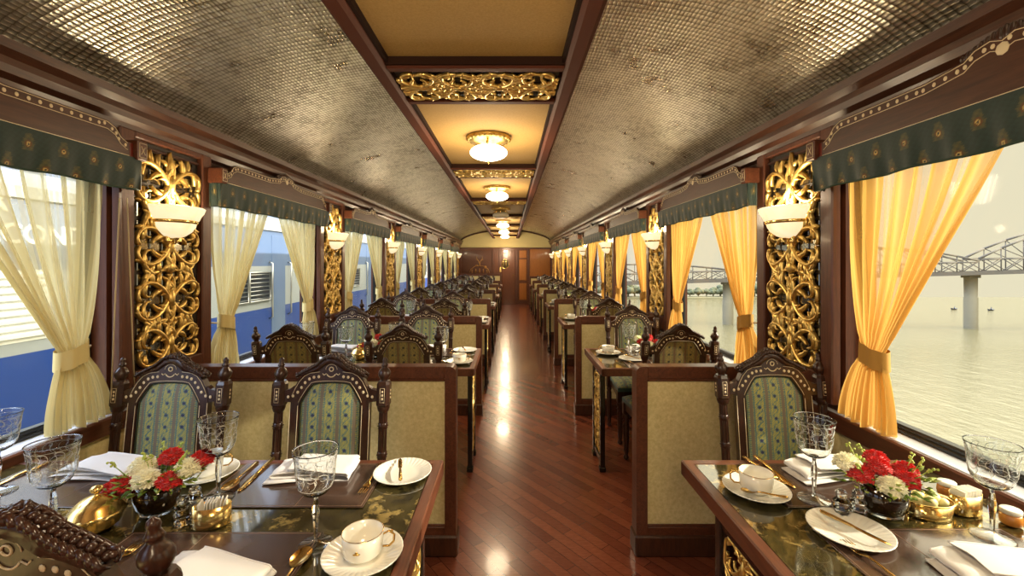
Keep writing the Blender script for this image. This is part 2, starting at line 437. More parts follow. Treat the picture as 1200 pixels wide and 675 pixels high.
# ------------------------------------------------------------------ the carriage shell
FLX, FRX = XL - .12, XR + .14             # outer skin
b = MB(); b.box(FLX, FRX, YBACK, YEND + .1, -.06, 0); struct('floor', b, M['floor'])
ZS = .80
for side, X, sg in (('left', XL, -1), ('right', XR, 1)):
    lab = []
    b = MB()
    x0, x1 = X + sg * .03, X + sg * .16
    b.box(x0, x1, YBACK, YEND, 0, ZS - .03, 0)                              # below the windows
    b.box(x0, x1, YBACK, YEND, 1.99, 2.32, 0)                               # above
    ks = range(-3, NB)
    for k in ks:
        y0 = PK(k) - .30; y1 = PK(k) + .30
        if k == NB - 1: y1 = YEND
        if k == -3: y0 = YBACK
        b.box(x0, x1, y0, y1, ZS - .03, 1.99, 1)
    struct('wall_' + side, b, [M['cream'], M['woodv']])
    b = MB()                                                                # ledge with a brown front edge
    b.box(X + sg * .01, X + sg * .10, YBACK, YEND, ZS - .03, ZS + .004, 0, .003)
    b.box(X - sg * .004, X + sg * .03, YBACK, YEND, ZS - .075, ZS, 1, .006)
    o = struct('trim_' + str(1 if sg < 0 else 2), b, [M['sill_top'], M['wood']])
    o['label'] = 'pale ledge with brown edge along the %s windows' % side
    b = MB(); b.box(X - sg * .012, X + sg * .03, YBACK, YEND, 0, .11, 0, .008); b.box(X - sg * .004, X + sg * .03, YBACK, YEND, .11, .15, 0, .005)
    struct('baseboard_' + side, b, M['wood_dark'])
    # crown moulding
    prof = [(.02, 1.995), (.02, 2.03), (-.012, 2.04), (-.018, 2.07), (-.045, 2.085), (-.052, 2.11), (-.05, 2.135), (-.075, 2.155), (-.08, 2.185), (.06, 2.21), (.06, 1.995)]
    b = MB(); b.prism([(X + sg * a, z) for a, z in prof], YBACK, YEND, lambda p, q, d: (p, d, q), 0)
    b.box(X - sg * .003, X + sg * .03, YBACK, YEND, 1.985, 2.0, 0, .004)
    o = struct('trim_' + str(3 if sg < 0 else 4), b, M['wood_up']); o['label'] = 'mahogany crown moulding above the %s windows' % side
# cream frieze between crown and pelmets comes from the wall itself
# vault
def vault(x):
    u = abs(x - XC) / 1.60; return 2.165 + .42 * max(0, 1 - u * u) ** .62
NV = 48
b = MB(); xs = [XC + 1.60 * math.sin(PI / 2 * (-1 + 2 * i / NV)) for i in range(NV + 1)]
arc = [0]
for i in range(NV): arc.append(arc[-1] + math.hypot(xs[i + 1] - xs[i], vault(xs[i + 1]) - vault(xs[i])))
def vf(u, v):
    i = round(u * NV); return (xs[i], YBACK + (YEND - YBACK) * v, vault(xs[i]))
b.grid(vf, NV, 1, 0, True, None, lambda u, v: (arc[round(u * NV)], YBACK + (YEND - YBACK) * v))
nb = len(b.v)
b.grid(lambda u, v: (vf(u, v)[0] * 1.02, vf(u, v)[1], vf(u, v)[2] + .06), NV, 1, 1)
struct('ceiling', b, [M['silver'], M['wood_dark']])
# dropped centre band
ZC = 2.27; W0, W1 = .455, .375
b = MB()
for sg in (-1, 1):
    pr = [(W1, ZC + .05), (W1, ZC + .012), (W1 + .015, ZC), (W0 - .02, ZC), (W0, ZC + .02), (W0, 2.5), (W1, 2.5)]
    b.prism([(XC + sg * a, z) for a, z in pr], YBACK, YEND, lambda p, q, d: (p, d, q), 0)
strips = [PK(k) - .13 for k in range(-3, NB)]
for yc in strips:
    for e in (-1, 1):
        b.box(XC - W1, XC + W1, yc + e * .17, yc + e * .215, ZC + .002, ZC + .05, 0, .006)
        b.box(XC - W1, XC + W1, yc + e * .215, yc + e * .228, ZC + .012, ZC + .05, 1)
for sg in (-1, 1): b.box(XC + sg * W1, XC + sg * (W1 - .014), YBACK, YEND, ZC + .018, ZC + .05, 1)
o = struct('trim_5', b, [M['rail'], M['rail_dark']]); o['label'] = 'mahogany rails framing the tan ceiling panels'
b = MB(); b.box(XC - W1, XC + W1, YBACK, YEND, ZC + .045, ZC + .09)
o = struct('trim_6', b, M['ceil']); o['label'] = 'tan fabric panels along the middle of the ceiling'
def make_strip():
    t = thing('carved_ceiling_panel', None, 'carved panel')
    b = MB(); b.box(-W1, W1, -.17, .17, .02, .045); b.obj('backing', M['recess'], t)
    b = MB(); nodes = [(-.27, .21, .013), (-.09, .20, .013), (.09, .20, .013), (.27, .21, .013)]
    st = scroll_field(.150, nodes, -.36, .36)
    carve(b, st, lambda u, v, w: (v, u, .018 - w), 0, 0.0, 5); b.obj('gilded_scrollwork', M['gold'], t)
    return t
P = Proto(make_strip)
for i, yc in enumerate(strips[3:]):
    P.put((XC, yc, ZC), 0, '%s gilded scrollwork panel across the ceiling, counting away from the camera' % ORD[i].capitalize(), 'gilded ceiling panels')
# ceiling lamps
def make_lamp(on=True):
    t = thing('ceiling_lamp', None, 'ceiling lamp')
    b = MB(); b.lathe([(.145, 0), (.15, -.012), (.135, -.03), (.10, -.036), (.06, -.05), (.06, -.06), (.0, -.06)], 28, 0, None, cap=False)
    for i in range(24):
        a = i * PI / 12; b.ball((.138 * math.cos(a), .138 * math.sin(a), -.02), (.016, .016, .012), 0, 6, 4)
    b.obj('ceiling_rose', M['gold'], t)
    b = MB()
    for i in range(3):
        a = i * 2 * PI / 3 + .5; pts = []
        for q in range(9):
            s = q / 8; r = .07 + .05 * math.sin(PI * s) ; pts.append(((r + .02 * s) * math.cos(a), (r + .02 * s) * math.sin(a), -.045 - .04 * s))
        b = MB(); b.tube(pts, .009, 6); b.obj('bracket_arm', M['brass'], t)
    b = MB(); b.lathe([(.03, -.060)] + [(.128 * math.sin(a), -.108 + .052 * math.cos(a)) for a in [math.radians(q) for q in range(35, 181, 12)]] + [(0, -.160)], 32, 0, None, cap=False)
    b.obj('glass_bowl', M['lamp_on' if on else 'lamp_off'], t)
    b = MB(); b.lathe([(.0, -.156), (.009, -.160), (.006, -.168), (.008, -.174), (0, -.184)], 10, 0, None, cap=False); b.obj('finial', M['brass'], t)
    return t
PL = Proto(make_lamp); PO = Proto(lambda: make_lamp(False))
for i, k in enumerate(range(0, 6)):
    (PO if k == 2 else PL).put((XC, PK(k) + .82, ZC + .045), 0,
        ('%s ceiling lamp from the camera with %s glass bowl under a gilded rose' % (ORD[i].capitalize(), 'an unlit' if k == 2 else 'a glowing')), 'ceiling lamps')
for q, nm in ((-1, 'above the camera'), (-2, 'behind the camera'), (-3, 'above the rear of the carriage')):  # lamps out of view, added to brighten the interior
    PL.put((XC, PK(q) + (.35 if q == -1 else .82), ZC + .045), 0, 'Glowing ceiling lamp under a gilded rose %s' % nm, 'ceiling lamps')
# walls at the ends
b = MB(); b.box(FLX - .1, FRX + .1, YBACK - .1, YBACK, 0, 2.8); struct('wall_back', b, M['cream'])
b = MB()
b.box(FLX - .05, FRX + .05, YEND, YEND + .08, 1.93, 2.75, 0)
b.box(FLX - .05, FRX + .05, YEND, YEND + .08, 0, 1.93, 1)
struct('wall_end', b, [M['cream'], M['panel_door']])
b = MB(); pts = [(XC + 1.6 * math.sin(PI / 2 * (-1 + 2 * i / 40)),) for i in range(41)]
pth = [(p[0], YEND - .03, vault(p[0]) - .02) for p in pts]
b.tube(pth, .03, 6); o = struct('trim_7', b, M['wood_dark']); o['label'] = 'dark arched moulding over the end wall'
b = MB(); YE = YEND
def ex(px): return (px - CX) * YE / F
def ez(py): return EH - (py - CY) * YE / F
b.box(XL - .05, XR + .05, YE - .05, YE, 1.90, 1.955, 0, .006)
b.box(ex(536), ex(585), YE - .025, YE, ez(320.5), ez(319), 0, .004)
for px0, px1 in ((536, 540.5), (577, 580), (584.6, 588), (603.8, 607), (618.5, 620.5), (644.5, 648)):
    b.box(ex(px0), ex(px1), YE - .05, YE, 0, 1.90, 0, .006)
b.box(ex(607), ex(645), YE - .03, YE, 0, .11, 0, .004)
o = struct('trim_8', b, M['wood']); o['label'] = 'mahogany frame members of the end wall'
b = MB(); b.box(ex(620.5), ex(644.5), YE - .02, YE, .11, 1.90, 0, .004); o = struct('trim_9', b, M['panel_warm']); o['label'] = 'honey coloured veneer panel right of the end door'
b = MB(); b.box(ex(608.5), ex(617), YE - .03, YE, .15, .72, 0, .008); b.box(ex(608.5), ex(617), YE - .03, YE, .82, 1.55, 0, .008); b.box(ex(608.5), ex(617), YE - .03, YE, 1.60, 1.86, 0, .008)
o = struct('trim_10', b, M['panel_warm']); o['label'] = 'raised panels between the end door and the honey veneer'
b = MB(); b.box(ex(542), ex(576), YE - .015, YE, 1.12, 1.86, 0, .004); o = struct('trim_11', b, M['wood']); o['label'] = 'dark panel carrying the inlaid motif on the end wall'
# door
b = MB(); b.box(ex(588.3), ex(603.5), YE - .035, YE, .02, 1.85, 0, .006); d = struct('door_1', b, M['panel_door'])
b = MB(); xc, zc = ex(592.0), ez(309.5)
dxc = ex(592.0)
T = Matrix.Translation((dxc, YE - .035, zc)) @ Matrix.Rotation(PI / 2, 4, 'X')
b.lathe([(.135, 0), (.15, .008), (.15, .02), (.125, .02), (.125, .0)], 28, 0, T, sx=.9, sy=1.15)
b.obj('porthole_frame', M['brass'], d)
b = MB(); b.lathe([(.0, .012), (.125, .012)], 28, 0, T, cap=False, sx=.9, sy=1.15)
b.obj('porthole_glass', M['dark_glass'], d)
b = MB()
for q in (-.055, .03): b.ball((dxc + q, YE - .055, zc), (.018, .008, .11), 0, 8, 6)
b.obj('porthole_bars', M['brass'], d)
b = MB(); b.tube([(ex(602.3), YE - .035, 1.0), (ex(602.3), YE - .08, 1.0), (ex(600.6), YE - .08, 1.0)], .01, 8); b.obj('door_handle', M['brass'], d)
b = MB(); b.box(ex(585.6), ex(587.6), YE - .08, YE - .05, ez(319), ez(313), 0, .006)
tag(b.obj('switch_plate', M['brass']), 'small brass plate left of the end door', 'plate')
b = MB(); b.lathe([(0, 0), (.05, 0), (.06, -.03), (.03, -.05), (0, -.05)], 14, 0, None, cap=False)
tag(b.obj('downlight', M['lamp_on'], None, (ex(592.5), YE - .09, ez(294.5) + .02)), 'small round light above the end door', 'light')
# stag like inlay: a gilded motif with two antlers over an arch of dots
b = MB(); ax, az = ex(562), ez(312)
def seg(pts, r, mat=0): b.tube([(ax + x, YE - .025, az + z) for x, z in pts], r, 6, mat)
seg([(0, 0), (0, .10), (-.03, .18), (-.10, .27), (-.09, .36)], [.03, .02, .014, .012, .006]); seg([(0, .10), (.04, .18), (.10, .26), (.09, .35)], [.02, .014, .012, .006])
seg([(-.05, .2), (-.13, .24)], [.01, .005]); seg([(.06, .2), (.14, .24)], [.01, .005])
seg([(-.34, -.22), (-.30, -.10), (-.16, .0), (0, .02), (.16, 0), (.30, -.10), (.34, -.22)], .012)
for x in (-.26, -.13, 0, .13, .26):
    seg([(x, -.24), (x, -.13 + .06 * (1 - abs(x) * 3))], .016)
b.ball((ax + .20, YE - .03, az - .03), (.05, .02, .05), 0, 10, 6); b.ball((ax - .1, YE - .03, az + .03), (.05, .02, .025), 0, 10, 6)
tag(b.obj('antler_emblem', M['brass_inlay']), 'gilded antler emblem above an arch on the dark end wall panel', 'emblem')
# ------------------------------------------------------------------ windows
def make_window(sg):
    def mk():
        b = MB(); X = .07
        def fr(y0, y1, z0, z1): b.box(sg * (X + .02), sg * (X + .06), y0, y1, z0, z1, 0, .006)
        fr(-.70, .70, ZS + .002, ZS + .035); fr(-.70, .70, 1.955, 1.99); fr(-.70, -.665, ZS, 1.99); fr(.665, .70, ZS, 1.99)
        o = b.obj('window', M['black'])
        g = MB(); g.box(sg * (X + .036), sg * (X + .044), -.67, .67, ZS + .03, 1.96); g.obj('window_pane', M['pane'], o)
        g = MB(); g.box(sg * (X + .012), sg * (X + .028), -.70, .70, ZS + .004, ZS + .02, 0, .004); g.obj('chrome_bead', M['black'], o)
        return o
    return mk
wn = 0
for sg, X in ((-1, XL), (1, XR)):
    W = Proto(make_window(sg))
    for k in range(-2, NB):
        wn += 1; o = W.put((X, PK(k) - 1.0, 0), 0, None); o.name = 'window_%d' % wn; o['kind'] = 'structure'
# ------------------------------------------------------------------ pilasters with gilded scrollwork and wall lamps
def make_pilaster():                       # local: face at x=0 looking +x, along y
    t = thing('carved_pilaster', None, 'carved pilaster')
    b = MB(); z0, z1 = .84, 2.05
    b.box(-.02, .022, -.29, -.215, z0, z1, 0, .006); b.box(-.02, .022, .215, .29, z0, z1, 0, .006)
    b.box(-.02, .022, -.215, .215, z0, .965, 0, .006); b.box(-.02, .022, -.215, .215, 2.02, z1, 0, .006)
    b.obj('frame', M['woodv'], t)
    b = MB(); b.box(-.025, -.008, -.215, .215, .965, 2.02, 0)
    for i in range(5):
        for j in range(12):
            y = -.18 + .36 * (i + .5) / 5; z = 1.0 + .99 * (j + .5) / 12
            b.box(-.009, -.004, y - .03, y + .03, z - .034, z + .034, 1, .003)
    b.obj('mirrored_backing', [M['recess'], M['silver_plain']], t)
    b = MB(); nodes = [(.08, .27, .015), (.30, .28, .016), (.56, .28, .016), (.86, .30, .017)]
    st = scroll_field(.198, nodes, .0, 1.035)
    st.append(leafp(0, .90, PI / 2, .13, 0, .022, .016)); st += [leafp(0, .60, PI / 2 + a, .16, 0, .016, .012) for a in (-.5, .5)]
    carve(b, st, lambda u, v, w: (w - .002, -u, .975 + v), 0, 0, 6)
    b.ball((.016, 0, .975 + .46), (.016, .028, .03), 0, 10, 6)
    b.obj('gilded_scrollwork', M['gold'], t)
    return t
M['silver_plain'] = simple('small mirror pieces', (150, 146, 134), .12, 1)
def make_sconce():
    t = thing('wall_sconce', None, 'wall lamp')
    a0, a1 = -PI / 2, PI / 2
    b = MB(); b.lathe([(.142, 1.712), (.150, 1.718), (.152, 1.728), (.146, 1.732), (.118, 1.672), (.112, 1.668)], 20, 0, None, a0, a1, sx=.86, cap=False)
    b.lathe([(.150, 1.728), (.146, 1.708), (.132, 1.690), (.122, 1.668), (.112, 1.664)], 20, 0, None, a0, a1, sx=.86, cap=False)
    b.lathe([(.110, 1.652), (.106, 1.635), (.088, 1.610), (.06, 1.590), (.028, 1.578), (.0, 1.575)], 20, 0, None, a0, a1, sx=.86, cap=False)
    b.obj('alabaster_bowl', M['alabaster'], t)
    b = MB(); b.lathe([(.112, 1.650), (.118, 1.655), (.118, 1.665), (.112, 1.669)], 20, 0, None, a0, a1, sx=.86, cap=False); b.obj('brass_band', M['brass'], t)
    b = MB(); b.lathe([(.0, 1.545), (.010, 1.552), (.007, 1.562), (.018, 1.572), (.02, 1.58)], 12, 0, Matrix.Translation((.012, 0, 0)), cap=False)
    b.box(.002, .012, -.05, .05, 1.56, 1.68, 0, .003); b.obj('wall_bracket', M['brass'], t)
    b = MB(); b.ball((.055, 0, 1.70), (.026, .026, .034), 0, 12, 8); b.obj('bulb', M['bulb'], t)
    return t
M['bulb'] = emis('sconce bulb', (1, .80, .50), 60)
PP = Proto(make_pilaster); PS = Proto(make_sconce)
for side, X, rz in (('left', XL, 0), ('right', XR, PI)):
    for k in range(0, NB):
        PP.put((X + (.0 if rz == 0 else 0), PK(k), 0), rz, '%s gilded scrollwork pilaster on the %s wall from the camera' % (ORD[k].capitalize(), side), 'gilded pilasters')
        PS.put((X + (.022 if rz == 0 else -.022), PK(k), 0), rz, 'alabaster wall lamp glowing on the %s pilaster of the %s wall' % (ORD[k], side), 'alabaster wall lamps')
# ------------------------------------------------------------------ pelmets and valances
def make_pelmet():                        # local: wall side x=0, room side +x
    t = thing('window_pelmet', None, 'pelmet'); D = .085
    half = [(0, 2.062), (.03, 2.074), (.07, 2.066), (.10, 2.045), (.22, 2.03), (.58, 2.03), (.615, 2.015), (.64, 1.985), (.672, 1.968), (.70, 1.968)]
    top = [(-y, z) for y, z in half[::-1]] + half[1:]
    poly = [(-.70, 1.905)] + top + [(.70, 1.905)]; poly = poly[::-1]
    b = MB(); b.prism(poly, D - .02, D, lambda p, q, d: (d, p, q), 0)
    b.box(-.02, D - .02, -.70, .70, 1.948, 1.966, 0)
    for e in (-1, 1): b.box(-.02, D + .001, e * .70, e * .682, 1.905, 1.966, 2)
    # inlay: two pale lines following the top edge, a line at the foot and dots
    def off(dz): return [(y, z - dz) for y, z in top]
    for dz in (.006, .034):
        q = [p for p in off(dz) if abs(p[0]) < .69]
        b.tube([(D + .0005, y, z) for y, z in q], .0016, 4, 1)
    b.tube([(D + .0005, -.68, 1.911), (D + .0005, .68, 1.911)], .0018, 4, 1)
    L = 0
    for i in range(len(top) - 1):
        (y0, z0), (y1, z1) = top[i], top[i + 1]; seg = math.hypot(y1 - y0, z1 - z0); q = .0225 - L
        while q < seg:
            y = y0 + (y1 - y0) * q / seg; z = z0 + (z1 - z0) * q / seg - .020
            if abs(y) < .675: b.ball((D, y, z), (.0025, .0065, .0075), 1, 8, 4)
            q += .036
        L = (L + seg) - .036 * math.floor((L + seg) / .036) if False else (seg - (q - .036))
    b.ball((D, 0, 2.035), (.003, .018, .018), 1, 12, 4)
    b.obj('front_board', [M['wood_up'], M['ivory'], M['red_wood']], t)
    for e in (-1, 1):                     # end blocks with crossed inlay
        b = MB(); b.box(.024, D + .022, e * .701, e * .752, 1.90, 1.985, 0, .005)
        for zz in (1.912, 1.973): b.tube([(D + .0225, e * .707, zz), (D + .0225, e * .745, zz)], .0012, 4, 1)
        for yy in (.707, .745): b.tube([(D + .0225, e * yy, 1.912), (D + .0225, e * yy, 1.973)], .0012, 4, 1)
        b.tube([(D + .0225, e * .716, 1.925), (D + .0225, e * .736, 1.960)], .0016, 4, 1); b.tube([(D + .0225, e * .736, 1.925), (D + .0225, e * .716, 1.960)], .0016, 4, 1)
        b.obj('end_block', [M['wood'], M['ivory']], t)
    b = MB(); RR = random.Random(3)      # little carved cresting
    for q in range(15):
        y = -.11 + .22 * q / 14; h = .022 * (1 - (y / .13) ** 2) + .004
        b.ball((D - .012, y, 2.068 - abs(y) * .16 + h * .4), (.010, .011, h * .8 + .004), 0, 7, 5)
    b.obj('carved_cresting', M['chair_wood'], t)
    return t
M['red_wood'] = wood('red mahogany', (98, 26, 12), (128, 40, 18), .28, .4, (4, 4, 2))
def peacock(y, z):
    """valance pattern: staggered feather eyes on dark green silk"""
    base = lin((26, 50, 44)); px_, pz = .115, .076
    row = math.floor(z / pz); yy = y / px_ + (.5 if row % 2 else 0); u = (yy - math.floor(yy) - .5) * px_; v = (z / pz - row - .42) * pz
    n = math.sin(u * 260 + v * 90) * math.sin(v * 310 - u * 70)
    r = math.hypot(u, v * .9)
    if r < .0035: return lin((14, 20, 34))
    if r < .0065: return lin((196, 168, 96))
    if r < .0115: return lin((96, 62, 24))
    w = .020 - .30 * max(0, v) - .2 * max(0, -v)
    if v > -.022 and abs(u) < w * (1 + .15 * math.sin(v * 900)) and v < .036:
        t = .55 + .3 * n; a, c = base, lin((92, 84, 40)); return tuple(a[i] * (1 - t) + c[i] * t for i in range(3))
    t = .85 + .2 * n; return tuple(x * t for x in base)
def make_valance():
    b = MB(); Lh = .735
    def f(u, v):
        y = -Lh + 2 * Lh * u; z = 1.772 + .136 * v
        w = .004 * math.sin(y * 38) * (1 - v) + .002 * math.sin(y * 91 + 1) * (1 - v)
        return (.092 + w - .012 * (1 - v) ** 2, y, z + .003 * math.sin(y * 19) * (1 - v))
    b.grid(f, 440, 44, 0, True, lambda u, v: peacock(-Lh + 2 * Lh * u, 1.772 + .136 * v))
    n0 = len(b.v)
    b.grid(lambda u, v: tuple(Vector(f(u, v)) - Vector((.006, 0, 0))), 60, 4, 0, True, lambda u, v: lin((22, 40, 36)))
    # folded returns at both ends
    for e in (0, 1):
        b.grid(lambda u, v: (.088 - .060 * u + .003 * math.sin(u * 22), (-Lh if e == 0 else Lh) + .006 * math.sin(u * 30), f(e, v)[2]), 16, 12, 0, True, lambda u, v: peacock(u * .1, 1.772 + .136 * v))
    b.tube([f(i / 60, 0) for i in range(61)], .004, 5, 1)
    o = b.obj('valance', [M['valance'], M['hem']]); return tag(o, None, 'valance')
M['hem'] = simple('valance hem', (40, 62, 50), .7)
PE = Proto(make_pelmet); VA = Proto(make_valance)
for side, X, rz in (('left', XL, 0), ('right', XR, PI)):
    for k in range(0, NB):
        yc = PK(k) - 1.0; nm = ORD[k]
        PE.put((X, yc, 0), rz, 'mahogany pelmet with ivory dots above the %s window on the %s' % (nm, side), 'window pelmets')
        VA.put((X, yc, 0), rz, 'dark green peacock feather valance over the %s window on the %s' % (nm, side), 'peacock feather valances')
# ------------------------------------------------------------------ curtains
def curtain_maker(e, matn, seed):
    """local: window centre at y=0, wall ledge x=0, room +x ; e = which end (+1 / -1)"""
    def mk():
        rr = random.Random(seed); t = thing('sheer_curtain', None, 'curtain'); ye = .675; ph = [rr.uniform(0, 6) for _ in range(4)]
        ZT, ZM, ZB = 1.90, 1.10, .815
        def f(u, v):
            if v < .72:
                s = v / .72; z = ZT + (ZM - ZT) * s; yt = ye - .64 * u; ym = ye - (.10 + .085 * u)
                g = s ** (2.6 - 1.35 * u); sag = -.035 * math.sin(PI * s) * u
                y = yt + (ym - yt) * g + sag * -1
                amp = .020 * (1 - .35 * s)
            else:
                s = (v - .72) / .28; z = ZM + (ZB - ZM) * s; ym = ye - (.10 + .085 * u); yb = ye - (-.01 + .255 * u)
                g = math.sin(s * PI / 2) ** .8; y = ym + (yb - ym) * g; amp = .013 + .012 * s
            w = math.sin(u * 2 * PI * 8.5 + ph[0] + 1.2 * math.sin(v * 3 + ph[1])) + .4 * math.sin(u * 2 * PI * 19 + ph[2] + v * 2)
            x = .045 + amp * w
            if .66 < v < .78: x = .045 + amp * w * .8
            z2 = z + (.010 * math.sin(u * 2 * PI * 5 + ph[3]) if v > .99 else 0)
            return (x, e * y, z2)
        b = MB(); b.grid(f, 120, 60, 0, True, None, lambda u, v: (u, v)); b.obj('cloth', M[matn], t)
        b = MB()
        def g2(u, v):
            a = 2 * PI * u; yc = ye - .1425
            r1, r2 = .036 + .004 * math.sin(a * 7), .060
            z = ZM + .034 - .075 * v + .018 * math.cos(a)
            return (.045 + r1 * math.sin(a), e * (yc + r2 * math.cos(a) * (1 + .06 * v)), z)
        b.grid(g2, 48, 8, 0, True, None, lambda u, v: (u * .6, v)); b.tube([(.03, e * (ye - .08), ZM), (-.0, e * (ye - .02), ZM + .01)], .005, 6, 1); b.obj('tieback', [M[matn + '_band'], M['cord']], t)
        return t
    return mk
M['sheer_band'] = _attr2 = simple('cream organza band', (220, 200, 138), .8)
M['sheer_gold_band'] = simple('golden organza band', (178, 130, 56), .8)  # tieback takes the same backlit gold in its colour
for side, X, rz, mat in (('left', XL, 0, 'sheer'), ('right', XR, PI, 'sheer_gold')):
    for e, w in ((1, 'far'), (-1, 'near')):
        ee = e if rz == 0 else -e
        C = Proto(curtain_maker(ee, mat, 5 + e))
        for k in range(0, NB):
            dx = -.055 if rz == 0 else .055
            C.put((X + dx, PK(k) - 1.0, 0), rz, '%s sheer curtain tied back at the %s edge of the %s %s window' % ('cream' if rz == 0 else 'golden', w, ORD[k], side), 'sheer curtains')
b = MB()
for (a, c) in (((140, 232), (129, 468)), ((149, 232), (157, 470))):
    X = -1.665; p0 = (X, F * -X / (CX - a[0]), EH + (CY - a[1]) / F * (F * -X / (CX - a[0]))); y1 = F * -X / (CX - c[0]); p1 = (X + .004, y1, EH + (CY - c[1]) / F * y1)
    b.tube([p0, [(p0[i] + p1[i]) / 2 for i in range(3)], p1], .0028, 6)
tag(b.obj('blind_cords', M['cord']), 'two pale blind cords hanging beside the nearest left curtain', 'cords')
# ------------------------------------------------------------------ low partitions
def make_partition(w, h=.94, th=.08):
    """local: wall end at x=0, aisle end at x=w (w may be negative)"""
    def mk():
        t = thing('booth_partition', None, 'partition'); s = 1 if w > 0 else -1; W = abs(w); r = .03
        o = [(0, .10), (W, .10)] + [(W - r + r * math.cos(a), h - r + r * math.sin(a)) for a in [i * PI / 12 for i in range(7)]] + [(0, h)]
        b = MB(); X = lambda x: s * x
        def bx(x0, x1, z0, z1, y0=-th / 2, y1=th / 2, m=0, bv=.004): b.box(X(x0), X(x1), y0, y1, z0, z1, m, bv)
        fw = .055
        bx(0, W - fw, h - .062, h); bx(0, W - fw, .10, .145); bx(0, fw, .145, h - .062)
        pl = [(W - fw, .10), (W, .10)] + [(W - r + r * math.cos(a), h - r + r * math.sin(a)) for a in [i * PI / 12 for i in range(7)]] + [(W - fw, h)]
        if s < 0: pl = pl[::-1]
        b.prism(pl, th / 2, -th / 2, lambda p, q, d: (X(p), d, q), 0)
        for y in (-1, 1):
            bx(fw, W - fw, .145, .157, y * (th / 2 - .012), y * (th / 2 - .002)); bx(fw, W - fw, h - .074, h - .062, y * (th / 2 - .012), y * (th / 2 - .002))
        b.obj('frame', M['wood'], t)
        b = MB(); b.box(X(fw - .004), X(W - fw + .004), -th / 2 + .012, th / 2 - .012, .14, h - .06); b.obj('fabric_panel', M['cream'], t)
        b = MB(); b.box(X(0), X(W + .008), -th / 2 - .012, th / 2 + .012, 0, .105, 0, .008); b.obj('baseboard', M['wood_dark'], t)
        return t
    return mk
PLX = XL + .03 + .0; PRX = XR - .0
PWL = -.268 - PLX; PWR = .628 - PRX
A = Proto(make_partition(PWL)); B = Proto(make_partition(PWR))
for k in range(0, 6):
    A.put((PLX, PK(k) + .035, 0), 0, '%s cream panelled partition from the camera on the left of the aisle' % ORD[k], 'left booth partitions')
    B.put((PRX, PK(k) + .035, 0), 0, '%s cream panelled partition from the camera on the right of the aisle' % ORD[k], 'right booth partitions')
Proto(make_partition(PWL, 1.08)).put((PLX, PK(6) + .03, 0), 0, 'taller last partition on the left in front of the end wall')
Proto(make_partition(PWR, 1.0)).put((PRX, PK(6) + .03, 0), 0, 'last partition on the right in front of the honey veneer')
# ------------------------------------------------------------------ chairs
FR_O = [(.165, .50), (.165, .905), (.152, .935), (.137, .962), (.117, .985), (.092, .998), (.052, 1.003), (.032, 1.018), (.018, 1.032), (0, 1.037)]
FR_I = [(.128, .50), (.128, .868), (.121, .884), (.108, .906), (.094, .928), (.078, .948), (.052, .953), (.032, .954), (.016, .955), (0, .955)]
def lean(z): return .12 * max(0, z - .46)
def brocade(x, z, dark=False):
    px_ = .069; u = (x / px_ + 100.5) % 1.0; q = (z / .047) % 1.0
    n = math.sin(x * 900 + z * 300) * math.sin(z * 1100 - x * 200)
    teal, yel, mud, blue = lin((84, 112, 108)), lin((164, 158, 82)), lin((112, 100, 84)), lin((38, 44, 84))
    if dark: teal, yel, mud, blue = lin((104, 100, 62)), lin((152, 130, 66)), lin((108, 82, 52)), lin((40, 30, 28))  # rear panel: same brocade, with shadow put into an olive-brown palette
    d = abs(u - .5)
    if d > .40: c = mud
    elif d > .34: c = teal if (z * 120) % 1 > .4 else yel
    elif d > .29: c = teal
    else:
        c = yel if n > -.25 else teal
        wob = .5 + .15 * math.sin(z / .047 * 2 * PI)
        if abs(u - wob) < .035: c = teal
        du, dv = (u - .5) * px_, (q - .5) * .047; rr = math.hypot(du, dv)
        if rr < .0062 * (1 + .25 * math.sin(5 * math.atan2(dv, du))): c = blue
        elif rr < .0085: c = teal
    return c
